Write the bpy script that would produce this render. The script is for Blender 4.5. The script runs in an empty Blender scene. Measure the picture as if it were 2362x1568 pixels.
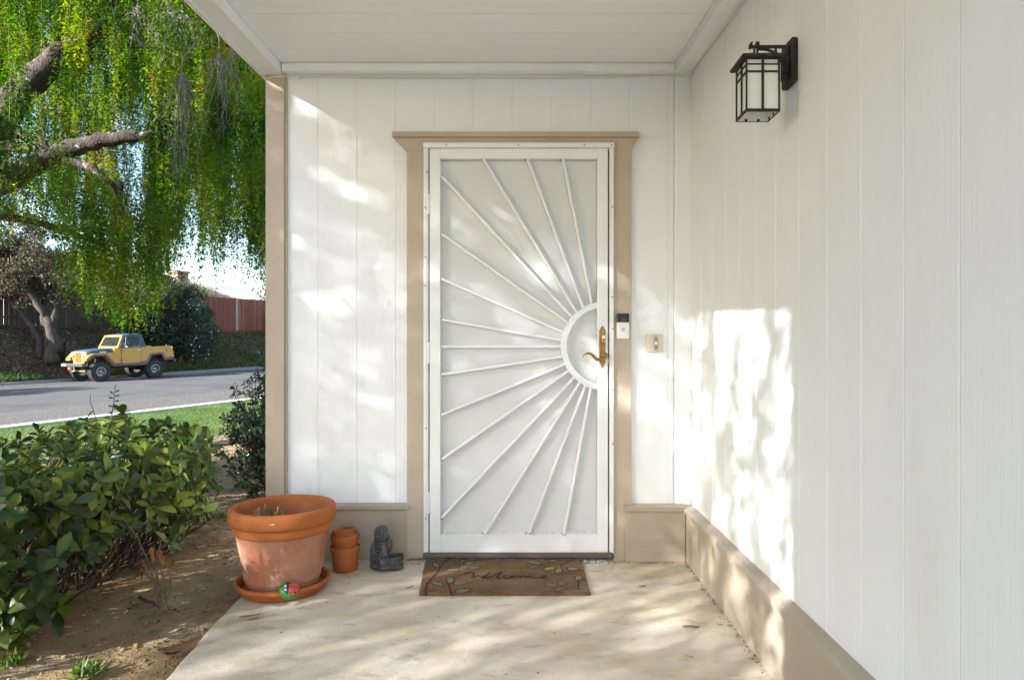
import bpy, bmesh, math, random
import numpy as np
from mathutils import Vector, Matrix

R = math.radians
rng = np.random.default_rng(11)
random.seed(11)
scene = bpy.context.scene

# ------------------------------------------------------------------ camera, sky, sun, exposure
CAM_D, CAM_H = 3.628, 1.115
cam_data = bpy.data.cameras.new("camera")
cam = bpy.data.objects.new("camera", cam_data)
scene.collection.objects.link(cam)
cam.location = (0.0, -CAM_D, CAM_H)
cam.rotation_euler = (R(90), 0, 0)
cam_data.sensor_width = 36.0
cam_data.lens = 36.0 * 1600.0 / 2362.0
cam_data.shift_x = -29.0 / 2362.0
cam_data.shift_y = 13.0 / 2362.0
cam_data.clip_start = 0.05
cam_data.clip_end = 6000.0
scene.camera = cam

SUN_DIR = Vector((-1.4, -1.0, 0.73)).normalized()      # towards the sun
sun_el = math.asin(SUN_DIR.z)
sun_rot = math.atan2(SUN_DIR.x, SUN_DIR.y)
world = bpy.data.worlds.new("World")
scene.world = world
world.use_nodes = True
wn = world.node_tree.nodes
sky = wn.new("ShaderNodeTexSky")
sky.sky_type = 'NISHITA'
sky.sun_disc = False
sky.sun_elevation = sun_el
sky.sun_rotation = sun_rot
sky.air_density = 1.0
sky.dust_density = 0.9
sky.ozone_density = 1.2
wn["Background"].inputs["Strength"].default_value = 0.09
world.node_tree.links.new(sky.outputs[0], wn["Background"].inputs["Color"])

sun_data = bpy.data.lights.new("sun", 'SUN')
sun_data.energy = 3.6
sun_data.angle = R(0.53)
sun_data.color = (1.0, 0.995, 0.99)
sun = bpy.data.objects.new("sun", sun_data)
sun.rotation_euler = SUN_DIR.to_track_quat('Z', 'Y').to_euler()
sun.location = (-20, -15, 20)
scene.collection.objects.link(sun)

scene.view_settings.view_transform = 'Standard'
scene.view_settings.look = 'None'
scene.view_settings.gamma = 1.0
scene.view_settings.use_curve_mapping = False
scene.view_settings.exposure = 2.42
scene.render.engine = 'CYCLES'
cy = scene.cycles
cy.use_denoising = True
cy.max_bounces = 9
cy.diffuse_bounces = 6
cy.glossy_bounces = 3
cy.transmission_bounces = 5
cy.transparent_max_bounces = 16
cy.sample_clamp_indirect = 6.0
cy.caustics_reflective = False
cy.caustics_refractive = False

# ------------------------------------------------------------------ helpers
COL = scene.collection

def tag(o, label=None, cat=None, group=None, kind=None):
    if label: o["label"] = label
    if cat: o["category"] = cat
    if group: o["group"] = group
    if kind: o["kind"] = kind
    return o

def thing(name, label, cat, loc=(0, 0, 0), rotz=0.0, group=None, rot=None):
    o = bpy.data.objects.new(name, None)
    COL.objects.link(o)
    o.empty_display_size = 0.1
    o.location = loc
    o.rotation_euler = rot if rot else (0, 0, rotz)
    return tag(o, label, cat, group)

def link_mesh(name, me, parent=None):
    o = bpy.data.objects.new(name, me)
    COL.objects.link(o)
    if parent: o.parent = parent
    return o

class MB:
    """collects geometry, links it as one mesh object"""
    def __init__(self):
        self.v = []; self.f = []; self.mi = []
        self.m = 0
    def add(self, vs, fs, m=None):
        b = len(self.v)
        self.v += [tuple(p) for p in vs]
        self.f += [tuple(i + b for i in f) for f in fs]
        self.mi += [self.m if m is None else m] * len(fs)
        return self
    def box(self, x0, x1, y0, y1, z0, z1, bev=0.0, m=None):
        if x0 > x1: x0, x1 = x1, x0
        if y0 > y1: y0, y1 = y1, y0
        if z0 > z1: z0, z1 = z1, z0
        b = min(bev, (x1-x0)*.45, (y1-y0)*.45, (z1-z0)*.45)
        if b <= 0:
            vs = [(x, y, z) for z in (z0, z1) for y in (y0, y1) for x in (x0, x1)]
            fs = [(0, 2, 3, 1), (4, 5, 7, 6), (0, 1, 5, 4), (2, 6, 7, 3), (0, 4, 6, 2), (1, 3, 7, 5)]
            return self.add(vs, fs, m)
        bm = bmesh.new()
        bmesh.ops.create_cube(bm, size=1)
        for v in bm.verts:
            v.co = ((x0+x1)/2 + v.co.x*(x1-x0), (y0+y1)/2 + v.co.y*(y1-y0), (z0+z1)/2 + v.co.z*(z1-z0))
        bmesh.ops.bevel(bm, geom=bm.edges[:], offset=b, segments=1, affect='EDGES')
        return self.bm(bm, m)
    def bm(self, bm, m=None):
        bm.verts.index_update()
        self.add([v.co[:] for v in bm.verts], [[v.index for v in f.verts] for f in bm.faces], m)
        bm.free()
        return self
    def prism(self, poly, lo, hi, axis='y', m=None):
        """poly: 2-D outline; axis is the extrusion axis"""
        n = len(poly)
        def P(a, b, c):
            return {'x': (c, a, b), 'y': (a, c, b), 'z': (a, b, c)}[axis]
        vs = [P(a, b, lo) for a, b in poly] + [P(a, b, hi) for a, b in poly]
        fs = [tuple(range(n))[::-1], tuple(range(n, 2*n))]
        fs += [(i, (i+1) % n, n+(i+1) % n, n+i) for i in range(n)]
        return self.add(vs, fs, m)
    def tube(self, pts, rad, n=8, cap=True, m=None, squash=None):
        pts = [Vector(p) for p in pts]
        if not hasattr(rad, '__len__'): rad = [rad]*len(pts)
        vs = []; fs = []
        up = Vector((0.13, 0.31, 0.94)).normalized()
        prev = None
        for i, p in enumerate(pts):
            d = (pts[min(i+1, len(pts)-1)] - pts[max(i-1, 0)])
            if d.length < 1e-9: d = Vector((0, 0, 1))
            d.normalize()
            if prev is None:
                a = d.cross(up)
                if a.length < 1e-3: a = d.cross(Vector((1, 0, 0)))
                a.normalize()
            else:
                a = prev - d*prev.dot(d)
                if a.length < 1e-4: a = d.cross(up)
                a.normalize()
            prev = a
            b = d.cross(a)
            for k in range(n):
                t = 2*math.pi*k/n
                o = a*math.cos(t)*rad[i] + b*math.sin(t)*rad[i]
                if squash: o = Vector((o.x*squash[0], o.y*squash[1], o.z*squash[2]))
                vs.append(p + o)
        for i in range(len(pts)-1):
            for k in range(n):
                k2 = (k+1) % n
                fs.append((i*n+k, i*n+k2, (i+1)*n+k2, (i+1)*n+k))
        if cap:
            fs.append(tuple(range(n))[::-1]); fs.append(tuple(range((len(pts)-1)*n, len(pts)*n)))
        return self.add(vs, fs, m)
    def lathe(self, prof, n=32, c=(0, 0, 0), axis='z', m=None, tilt=None, cap=True):
        vs = []; fs = []
        for r, h in prof:
            for k in range(n):
                t = 2*math.pi*k/n
                p = {'z': (r*math.cos(t), r*math.sin(t), h), 'y': (r*math.cos(t), h, r*math.sin(t)),
                     'x': (h, r*math.cos(t), r*math.sin(t))}[axis]
                p = Vector(p)
                if tilt: p = tilt @ p
                vs.append(p + Vector(c))
        for i in range(len(prof)-1):
            for k in range(n):
                k2 = (k+1) % n
                fs.append((i*n+k, i*n+k2, (i+1)*n+k2, (i+1)*n+k))
        if cap and prof[0][0] > 1e-6: fs.append(tuple(range(n))[::-1])
        if cap and prof[-1][0] > 1e-6: fs.append(tuple(range((len(prof)-1)*n, len(prof)*n)))
        return self.add(vs, fs, m)
    def ball(self, c, r, seg=12, rings=8, m=None, rot=None):
        if not hasattr(r, '__len__'): r = (r, r, r)
        bm = bmesh.new()
        bmesh.ops.create_uvsphere(bm, u_segments=seg, v_segments=rings, radius=1)
        M3 = Matrix.Diagonal(r)
        if rot: M3 = rot.to_3x3() @ M3
        for v in bm.verts: v.co = M3 @ v.co + Vector(c)
        return self.bm(bm, m)
    def build(self, name, mats, parent=None, smooth=False, fix=True, angle=None):
        me = bpy.data.meshes.new(name)
        me.from_pydata(self.v, [], self.f)
        if not isinstance(mats, (list, tuple)): mats = [mats]
        for mt in mats: me.materials.append(mt)
        if len(mats) > 1: me.polygons.foreach_set("material_index", self.mi)
        if fix:
            bm = bmesh.new(); bm.from_mesh(me)
            bmesh.ops.recalc_face_normals(bm, faces=bm.faces[:])
            bm.to_mesh(me); bm.free()
        if smooth:
            me.polygons.foreach_set("use_smooth", [True]*len(me.polygons))
            if angle: me.set_sharp_from_angle(angle=R(angle))
        me.update()
        return link_mesh(name, me, parent)

def np_mesh(name, verts, faces_flat, sizes, mats, parent=None, smooth=False, mi=None):
    me = bpy.data.meshes.new(name)
    verts = np.asarray(verts, dtype=np.float32).reshape(-1, 3)
    loops = np.asarray(faces_flat, dtype=np.int32).ravel()
    nf = len(loops)//sizes
    me.vertices.add(len(verts)); me.vertices.foreach_set("co", verts.ravel())
    me.loops.add(len(loops)); me.loops.foreach_set("vertex_index", loops)
    me.polygons.add(nf)
    me.polygons.foreach_set("loop_start", np.arange(nf, dtype=np.int32)*sizes)
    if not isinstance(mats, (list, tuple)): mats = [mats]
    for mt in mats: me.materials.append(mt)
    if mi is not None: me.polygons.foreach_set("material_index", np.asarray(mi, dtype=np.int32))
    if smooth: me.polygons.foreach_set("use_smooth", np.ones(nf, dtype=bool))
    me.update(calc_edges=True)
    return link_mesh(name, me, parent)

def unit(a):
    return a/np.maximum(np.linalg.norm(a, axis=1, keepdims=True), 1e-9)

def leaf_kites(C, D, N, L, W, fold=0.25):
    """C base points, D directions, N face normals, L lengths, W widths -> verts (4 per leaf), tris (2 per leaf)"""
    D = unit(D); S = unit(np.cross(D, N)); Nn = np.cross(S, D)
    L = L[:, None]; W = W[:, None]
    a = C
    b = C + D*L*0.45 + S*W*0.5 + Nn*W*fold
    c = C + D*L
    d = C + D*L*0.45 - S*W*0.5 + Nn*W*fold
    V = np.stack([a, b, c, d], axis=1).reshape(-1, 3)
    i = np.arange(len(C), dtype=np.int32)*4
    F = np.stack([i, i+1, i+2, i, i+2, i+3], axis=1)
    return V, F

def hexgrid(n): return n

# ------------------------------------------------------------------ materials
def srgb(r, g, b):
    f = lambda c: (c/255/12.92) if c/255 <= 0.04045 else ((c/255+0.055)/1.055)**2.4
    return (f(r), f(g), f(b))

def mat(name, col, col2=None, rough=0.6, scale=4.0, stretch=(1, 1, 1), detail=4.0, lo=0.35, hi=0.65,
        bump=0.0, bscale=40.0, bstretch=None, bdist=0.01, metallic=0.0, spec=0.5, extra=None, patches=None):
    """dirt: (colour, scale, lo, hi, stretch) a second patchy layer"""
    m = bpy.data.materials.new(name); m.use_nodes = True
    nt = m.node_tree; nd = nt.nodes; lk = nt.links
    b = nd["Principled BSDF"]
    b.inputs["Roughness"].default_value = rough
    b.inputs["Metallic"].default_value = metallic
    b.inputs["Specular IOR Level"].default_value = spec
    b.inputs["Base Color"].default_value = (*col, 1)
    tc = nd.new("ShaderNodeTexCoord")
    def noise(sc, st, det=detail):
        mp = nd.new("ShaderNodeMapping"); mp.inputs["Scale"].default_value = st
        lk.new(tc.outputs["Object"], mp.inputs["Vector"])
        n = nd.new("ShaderNodeTexNoise"); n.inputs["Scale"].default_value = sc; n.inputs["Detail"].default_value = det
        n.inputs["Roughness"].default_value = 0.62
        lk.new(mp.outputs[0], n.inputs["Vector"])
        return n.outputs["Fac"]
    def ramp(fac, a, b_):
        mr = nd.new("ShaderNodeMapRange"); mr.inputs["From Min"].default_value = a; mr.inputs["From Max"].default_value = b_
        lk.new(fac, mr.inputs["Value"]); return mr.outputs["Result"]
    cur = None
    if col2 is not None:
        mx = nd.new("ShaderNodeMix"); mx.data_type = 'RGBA'
        mx.inputs[6].default_value = (*col, 1); mx.inputs[7].default_value = (*col2, 1)
        lk.new(ramp(noise(scale, stretch), lo, hi), mx.inputs[0])
        cur = mx.outputs[2]
    for dd in (patches or []):
        c2, sc, a, b_, st = dd
        mx = nd.new("ShaderNodeMix"); mx.data_type = 'RGBA'
        if cur is None: mx.inputs[6].default_value = (*col, 1)
        else: lk.new(cur, mx.inputs[6])
        mx.inputs[7].default_value = (*c2, 1)
        lk.new(ramp(noise(sc, st, 6.0), a, b_), mx.inputs[0])
        cur = mx.outputs[2]
    if cur is not None: lk.new(cur, b.inputs["Base Color"])
    if bump > 0:
        bp = nd.new("ShaderNodeBump"); bp.inputs["Strength"].default_value = bump; bp.inputs["Distance"].default_value = bdist
        lk.new(noise(bscale, bstretch or stretch, 5.0), bp.inputs["Height"])
        lk.new(bp.outputs[0], b.inputs["Normal"])
    m["bsdf"] = b.name
    return m

def leaf_mat(name, cols, rough=0.45, trans=0.35, by='island', pos_scale=1.2, spec=0.4, rw=1.0, nw=1.6):
    """cols: list of (pos, colour): ramp over a random value per leaf, shifted by a broad noise"""
    m = bpy.data.materials.new(name); m.use_nodes = True
    nt = m.node_tree; nd = nt.nodes; lk = nt.links
    b = nd["Principled BSDF"]; out = nd["Material Output"]
    if by == 'island':
        g = nd.new("ShaderNodeNewGeometry"); rnd = g.outputs["Random Per Island"]
    else:
        g = nd.new("ShaderNodeObjectInfo"); rnd = g.outputs["Random"]
    ge = nd.new("ShaderNodeNewGeometry")
    n = nd.new("ShaderNodeTexNoise"); n.inputs["Scale"].default_value = pos_scale; n.inputs["Detail"].default_value = 2.0
    lk.new(ge.outputs["Position"], n.inputs["Vector"])
    ma = nd.new("ShaderNodeMath"); ma.operation = 'MULTIPLY_ADD'
    ma.inputs[1].default_value = nw; ma.inputs[2].default_value = -nw/2 + (1-rw)*.5
    lk.new(n.outputs["Fac"], ma.inputs[0])
    ad = nd.new("ShaderNodeMath"); ad.operation = 'ADD'; ad.use_clamp = True
    rm_ = nd.new('ShaderNodeMath'); rm_.operation = 'MULTIPLY'; rm_.inputs[1].default_value = rw; lk.new(rnd, rm_.inputs[0])
    lk.new(ma.outputs[0], ad.inputs[0]); lk.new(rm_.outputs[0], ad.inputs[1])
    cr = nd.new("ShaderNodeValToRGB")
    e = cr.color_ramp.elements
    while len(e) < len(cols): e.new(0.5)
    for el, (p, c) in zip(e, cols):
        el.position = p; el.color = (*c, 1)
    lk.new(ad.outputs[0], cr.inputs["Fac"])
    lk.new(cr.outputs["Color"], b.inputs["Base Color"])
    b.inputs["Roughness"].default_value = rough
    b.inputs["Specular IOR Level"].default_value = spec
    if trans > 0:
        t = nd.new("ShaderNodeBsdfTranslucent")
        hs = nd.new("ShaderNodeHueSaturation"); hs.inputs["Value"].default_value = 1.5; hs.inputs["Saturation"].default_value = 1.1
        hs.inputs["Hue"].default_value = 0.485
        lk.new(cr.outputs["Color"], hs.inputs["Color"]); lk.new(hs.outputs[0], t.inputs["Color"])
        mx = nd.new("ShaderNodeMixShader"); mx.inputs[0].default_value = trans
        lk.new(b.outputs[0], mx.inputs[1]); lk.new(t.outputs[0], mx.inputs[2])
        lk.new(mx.outputs[0], out.inputs["Surface"])
    return m

SIDING = (0.83, 0.85, 0.87)
TAN = (0.49, 0.41, 0.32)
M_siding = mat("painted_siding", SIDING, (0.795, 0.81, 0.825), rough=0.55, scale=3.0, stretch=(2, 2, 0.5), lo=0.4, hi=0.8,
               bump=0.3, bscale=9.0, bstretch=(22, 22, 0.5), bdist=0.004,
               patches=[((.45, .42, .37), 34, .735, .775, (1, 1, 1)), ((.765, .765, .75), 1.7, .58, .80, (1.5, 1.5, .5))])
M_ceiling = mat("painted_ceiling", (0.865, 0.875, 0.88), (0.84, 0.845, 0.845), rough=0.6, scale=3.0, stretch=(0.5, 6, 6), lo=0.4, hi=0.8,
                bump=0.3, bscale=8.0, bstretch=(0.6, 20, 20), bdist=0.004)
M_whitetrim = mat("white_trim_paint", (0.82, 0.835, 0.845), (0.77, 0.775, 0.77), rough=0.5, scale=5, stretch=(2, 2, 2), lo=0.45, hi=0.8, bump=0.2, bscale=60)
M_tan = mat("tan_trim_paint", TAN, (0.45, 0.37, 0.285), rough=0.55, scale=4, lo=0.4, hi=0.75, bump=0.25, bscale=25, bstretch=(3, 3, 0.5), bdist=0.005,
            patches=[((0.16, 0.11, 0.07), 55, 0.69, 0.76, (1, 1, 1))])
M_tanh = mat("tan_board_paint", (0.42, 0.355, 0.28), (0.38, 0.315, 0.245), rough=0.55, scale=4, lo=0.4, hi=0.75, bump=0.3, bscale=25, bstretch=(0.5, 0.5, 3), bdist=0.005,
             patches=[((0.14, 0.10, 0.07), 40, 0.68, 0.76, (1, 1, 1))])
M_gap = mat("dark_gap", (0.10, 0.075, 0.055), rough=0.9)
M_doorwhite = mat("white_metal_paint", (0.82, 0.835, 0.85), (0.77, 0.775, 0.775), rough=0.4, scale=6, lo=0.45, hi=0.8, bump=0.08, bscale=80,
                  patches=[((0.42, 0.27, 0.14), 30, 0.74, 0.80, (1, 1, 1))])
M_rust = mat("rust", (0.30, 0.13, 0.045), (0.42, 0.25, 0.12), rough=0.9, scale=60)
M_weather = mat("brown_weatherstrip", (0.16, 0.09, 0.05), (0.06, 0.04, 0.03), rough=0.8, scale=30)
M_thresh = mat("weathered_threshold", (0.085, 0.06, 0.05), (0.15, 0.11, 0.09), rough=0.7, scale=9, stretch=(0.4, 3, 3), bump=0.4, bscale=60,
               patches=[((0.30, 0.27, 0.24), 20, 0.62, 0.72, (1, 1, 1))])
M_brass = mat("aged_brass", (0.36, 0.215, 0.075), (0.23, 0.125, 0.05), rough=0.42, metallic=0.85, scale=30, bump=0.1, bscale=90)
M_brassb = mat("bright_brass", (0.72, 0.47, 0.14), (0.60, 0.36, 0.09), rough=0.25, metallic=0.9, scale=40)
M_bronze = mat("rusty_bronze", (0.017, 0.012, 0.009), (0.055, 0.031, 0.019), rough=0.75, scale=55, lo=0.42, hi=0.7, bump=0.6, bscale=220, bdist=0.002)
M_plast = mat("white_plastic", (0.80, 0.80, 0.80), rough=0.35)
M_black = mat("black_plastic", (0.012, 0.012, 0.015), rough=0.12)
M_lens = mat("camera_lens", (0.05, 0.05, 0.09), rough=0.1)
M_pewter = mat("pewter", (0.42, 0.37, 0.32), (0.25, 0.21, 0.18), rough=0.45, metallic=0.6, scale=80)
M_button = mat("white_button", (0.85, 0.85, 0.83), rough=0.25)
M_cable = mat("white_cable", (0.74, 0.71, 0.65), rough=0.5)
# ------------------------------------------------------------------ the house
def X_at(px, Y=0.0): return (px - 1210.0) * (CAM_D + Y) / 1600.0
def Z_at(py, Y=0.0): return CAM_H + (797.0 - py) * (CAM_D + Y) / 1600.0
XR = 0.871          # face of the right-hand wall
XL = -1.342         # left corner of the front wall
SL = 0.065          # fall of the porch roof towards the street
def ceil_z(y): return 2.583 + SL*y           # y is negative in front of the wall
def beam_dx(y): return -0.051*y

house = thing("house", "white house entry porch with vertical board siding, tan trim and a white door", "house")
def part(mb, name, m, parent=house, **k): return mb.build(name, m, parent, **k)

# --- front wall: backing + siding boards
fw = part(MB().box(XL+.02, -0.56, .0035, .14, 0.0, 2.75).box(0.50, XR+.12, .0035, .14, 0.0, 2.75).box(-0.56, 0.50, .0035, .14, 2.10, 2.75), "front_wall", M_siding)
xs = [-0.0635 + .2033*k for k in range(-7, 6)]
edges = sorted([x for x in xs if XL+.12 < x < XR-.1] + [XL+.10, XR-.092])
for i in range(len(edges)-1):
    a, b = edges[i]+.0005, edges[i+1]-.0005
    sb = MB()
    def strip_(x0, x1, z0, z1): sb.box(x0, x1, -.001, .003, z0, z1, bev=.0009)
    if b < -.56 or a > .50: strip_(a, b, .275, 2.56)
    else:
        strip_(a, b, 2.125, 2.56)
        if a < -.605 < b: strip_(a, -.605, .275, 2.124)
        if a < .52 < b: strip_(.52, b, .275, 2.124)
    sb.build("siding_board", M_siding, fw)
# corner board at the inside corner
part(MB().box(XR-.090, XR-.0005, -.012, .012, .277, 2.545, bev=.002), "corner_board", M_siding)

# --- left end post (corner trim) and the side of the house behind it
ct = MB().box(XL-.004, -1.248, -.026, .15, -.12, 2.53, bev=.003).box(-1.246, -1.238, -.016, .012, -.02, 2.53)
part(ct, "corner_post", M_tan)
sw = part(MB().box(XL+.015, XL+.12, .152, 9.0, -.5, 2.9), "side_wall", M_siding)
for k in range(43):
    y = .156 + k*.2033
    MB().box(XL, XL+.014, y+.003, y+.2003, -.25, 2.88, bev=.002).build("siding_board", M_siding, sw)

# --- casing round the door
def cas(name, px0, px1, py0, py1, proud=.026, m=M_tan):
    return part(MB().box(X_at(px0), X_at(px1), -proud, .012, Z_at(py1), Z_at(py0), bev=.003), name, m)
cas("door_casing", 940, 979.5, 341, 1284)
cas("door_casing", 1413.5, 1455, 341, 1293)
hz0, hz1 = Z_at(345, -.03), Z_at(318, -.03)
head = MB().prism([(X_at(940), hz0-.004), (X_at(1455), hz0-.004), (X_at(1457), hz0), (X_at(1470), hz1), (X_at(910), hz1), (X_at(937), hz0)], -.030, .012)
hd = part(head, "head_casing", M_tan)
MB().box(X_at(908), X_at(1472), -.045, .012, hz1+.001, Z_at(306, -.03), bev=.003).build("drip_cap", M_tan, hd)

# --- base boards on the front wall
part(MB().box(-1.236, X_at(946)-.0, -.024, .012, .0, .266, bev=.002), "base_board", M_tanh)
part(MB().prism([(-.037, .268), (-.037, .284), (-.020, .294), (.011, .296), (.011, .268)], -1.236, X_at(947), axis='x'), "base_cap", M_tanh)
part(MB().box(X_at(1442, -.05), .829, -.050, .012, .0, .262, bev=.002), "base_board", M_tanh)
part(MB().prism([(-.062, .264), (-.062, .284), (-.045, .290), (.011, .292), (.011, .264)], X_at(1441, -.05), .829, axis='x'), "base_cap", M_tanh)

# --- right-hand wall with siding boards
YE = -6.5
rw = part(MB().box(XR+.0035, XR+.13, YE, .14, 0, 2.75), "right_wall", M_siding)
y = -.0205
ycuts = [0.0] + [-.2070 - .2033*k for k in range(0, 31)]
for i in range(len(ycuts)-1):
    a, b = ycuts[i+1], ycuts[i]
    g = .0014
    zt = 2.56 + SL*b
    MB().box(XR-.001, XR+.003, a+.0014, b-g, .270, zt, bev=.0018).build("siding_board", M_siding, rw)
for k in range(3):
    y0, y1 = -.0005-k*2.17, max(-.0005-(k+1)*2.17+.004, YE)
    part(MB().box(.832, XR-.002, y1, y0, 0, .252, bev=.002), "base_board", M_tanh)
    part(MB().prism([(.818, .254), (.818, .274), (.832, .283), (XR+.003, .290), (XR+.003, .254)], y1, y0, axis='y'), "base_cap", M_tanh)

# --- porch ceiling of boards, beams, frieze, roof
ce = MB()
def slab_y(mb, x0, x1, ya, yb, zb, zt, m=None, dx=0.0):
    """slab running in y and following the fall of the roof; zb/zt heights at y=0"""
    vs = []
    for yy in (ya, yb):
        o = dx*yy
        for (x, z) in ((x0+o, zb), (x1+(o if dx and x1 < 0 else 0), zb), (x1+(o if dx and x1 < 0 else 0), zt), (x0+o, zt)):
            vs.append((x, yy, z + SL*yy))
    return mb.add(vs, [(0, 1, 2, 3), (4, 5, 6, 7), (0, 1, 5, 4), (1, 2, 6, 5), (2, 3, 7, 6), (3, 0, 4, 7)], m)
YP = -4.05
ceiling = part(slab_y(MB(), -1.30, XR+.02, .01, YP, 2.598, 2.66, dx=-.051), "porch_ceiling", M_ceiling)
cy_ = [-.02 - .2125 + .0]
cuts = [0.012, -.2125]
while cuts[-1] > YP+.25: cuts.append(cuts[-1]-.2165)
cuts.append(YP)
for i in range(len(cuts)-1):
    slab_y(MB(), -1.30, XR+.01, cuts[i]-.0018, cuts[i+1]+.0018, 2.583, 2.597, dx=-.051).build("ceiling_board", M_ceiling, ceiling)
# frieze on the front wall
part(MB().prism([(-.040, 2.536), (-.042, 2.568), (-.036, 2.579), (.012, 2.579), (.012, 2.527), (-.020, 2.529)], -1.256, .779, axis='x'), "frieze_board", M_whitetrim)
# left beam and its fascia, right beam
part(slab_y(MB(), -1.345, -1.263, .0, YP, 2.520, 2.578, dx=-.051), "porch_beam", M_whitetrim)
part(slab_y(MB(), -1.366, -1.347, .02, YP, 2.508, 2.86, dx=-.051), "fascia_board", M_whitetrim)
part(slab_y(MB(), .781, XR-.001, -.001, YP, 2.534, 2.580), "porch_beam", M_whitetrim)
M_roof = mat("asphalt_shingle", (0.12, 0.09, 0.075), (0.19, 0.15, 0.125), rough=0.9, scale=30)
part(slab_y(MB(), -1.346, XR+.4, .5, YP-.02, 2.664, 2.86, dx=-.051), "porch_roof", M_roof)
part(MB().box(-1.345, 7.0, .51, 9.2, 2.91, 3.05).box(XR+.41, 7.0, YE, .49, 2.76, 2.95), "roof", M_roof)
# free-standing wing wall left of the walk, out of the picture; its end gives the upright edge of the sun patch
part(MB().box(-2.74, -2.60, -7.4, -3.945, -.2, 3.35), "wing_wall", M_siding)
part(MB().box(-2.77, -2.57, -7.43, -3.97, 3.352, 3.42), "wing_wall_cap", M_whitetrim)

# --- inner entry door, seen through the perforated screen
part(MB().box(-.515, .455, .10, .14, .06, 2.09), "entry_door", mat("entry_door_paint", (.66, .67, .67), rough=.5))

# --- door frame
F0, F1 = -.042, .03
fr = MB()
fr.box(X_at(979.5), X_at(991), F0, F1, Z_at(1273), Z_at(347), bev=.002)
fr.box(X_at(1403), X_at(1413.5), F0, F1, Z_at(1273), Z_at(347), bev=.002)
fr.box(X_at(979), X_at(1414), F0-.004, F1, Z_at(346.5), Z_at(335), bev=.002)
fr.box(X_at(991.5), X_at(1403), F1-.012, F1, Z_at(1273), Z_at(347))  # rabbet behind (cut open below)
fr = MB()
fr.box(X_at(979.5), X_at(990.5), F0, F1, Z_at(1273), Z_at(347), bev=.002)
fr.box(X_at(984), X_at(986), F0-.004, F0+.001, Z_at(1270), Z_at(349))
fr.box(X_at(1403.5), X_at(1413.5), F0, F1, Z_at(1273), Z_at(347), bev=.002)
fr.box(X_at(979), X_at(1414), F0-.004, F1, Z_at(346.5), Z_at(335), bev=.002)
fr.box(X_at(990.5), X_at(1003), .006, F1, Z_at(1273), Z_at(347))
fr.box(X_at(1391), X_at(1403.5), .006, F1, Z_at(1273), Z_at(347))
fr.box(X_at(1003), X_at(1391), .006, F1, Z_at(360), Z_at(347))
dfr = part(fr, "door_frame", M_doorwhite)
sc = [(1032, 340), (1196, 340), (1346, 340), (1408, 341), (988, 402), (984, 484), (984, 596), (983, 660), (1410, 482), (1410, 686), (1411, 759),
      (1411, 898), (1411, 1020), (985, 985), (985, 1190)]
for (a, b) in sc:
    MB().lathe([(.0042, 0), (.0040, -.0025), (.002, -.0042), (0, -.0045)], n=8, c=(X_at(a), F0-.004, Z_at(b)), axis='y').build("screw", M_rust, dfr)
part(MB().box(X_at(1399.8), X_at(1403.8), -.012, .004, Z_at(1272), Z_at(349)), "weatherstrip", M_weather)
part(MB().box(X_at(979), X_at(1411), -.055, .09, .022, Z_at(1274, -.05), bev=.004), "threshold", M_thresh)

# --- the security door leaf
L0, L1 = -.042, -.008
sd = MB()
zt, zb = Z_at(347.8), Z_at(1270)
ot, ob = Z_at(371), Z_at(1228)
xl, xr = X_at(993.5), X_at(1400)
ol, orr = X_at(1018), X_at(1375.5)
sd.box(xl, ol, L0, L1, zb, zt, bev=.002); sd.box(orr, xr, L0, L1, zb, zt, bev=.002)
sd.box(ol, orr, L0, L1, ot, zt, bev=.002); sd.box(ol, orr, L0, L1, zb+.0, zb+.046, bev=.002); sd.box(ol, orr, L0+.0015, L1, zb+.044, ob, bev=.002)
door = part(sd, "security_door", M_doorwhite)
# perforated sheet
pm = bpy.data.materials.new("perforated_white_sheet"); pm.use_nodes = True
nt = pm.node_tree; nd = nt.nodes; lk = nt.links
pb = nd["Principled BSDF"]; pb.inputs["Base Color"].default_value = (.82, .83, .835, 1); pb.inputs["Roughness"].default_value = .45
tc = nd.new("ShaderNodeTexCoord")
PITCH = .0062
def lattice(off):
    mp = nd.new("ShaderNodeMapping"); mp.vector_type = 'POINT'
    mp.inputs["Scale"].default_value = (1/PITCH, 0, 1/(PITCH*1.732)); mp.inputs["Location"].default_value = (off, 0, off)
    lk.new(tc.outputs["Object"], mp.inputs["Vector"])
    fr_ = nd.new("ShaderNodeVectorMath"); fr_.operation = 'FRACTION'; lk.new(mp.outputs[0], fr_.inputs[0])
    sb = nd.new("ShaderNodeVectorMath"); sb.operation = 'SUBTRACT'; sb.inputs[1].default_value = (.5, 0, .5); lk.new(fr_.outputs[0], sb.inputs[0])
    ml = nd.new("ShaderNodeVectorMath"); ml.operation = 'MULTIPLY'; ml.inputs[1].default_value = (1, 0, 1.732); lk.new(sb.outputs[0], ml.inputs[0])
    ln = nd.new("ShaderNodeVectorMath"); ln.operation = 'LENGTH'; lk.new(ml.outputs[0], ln.inputs[0])
    return ln.outputs["Value"]
mn = nd.new("ShaderNodeMath"); mn.operation = 'MINIMUM'; lk.new(lattice(0), mn.inputs[0]); lk.new(lattice(.5), mn.inputs[1])
lt = nd.new("ShaderNodeMath"); lt.operation = 'LESS_THAN'; lt.inputs[1].default_value = .25; lk.new(mn.outputs[0], lt.inputs[0])
tr = nd.new("ShaderNodeBsdfTransparent"); mx = nd.new("ShaderNodeMixShader")
lk.new(lt.outputs[0], mx.inputs[0]); lk.new(pb.outputs[0], mx.inputs[1]); lk.new(tr.outputs[0], mx.inputs[2])
lk.new(mx.outputs[0], nd["Material Output"].inputs["Surface"])
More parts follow.
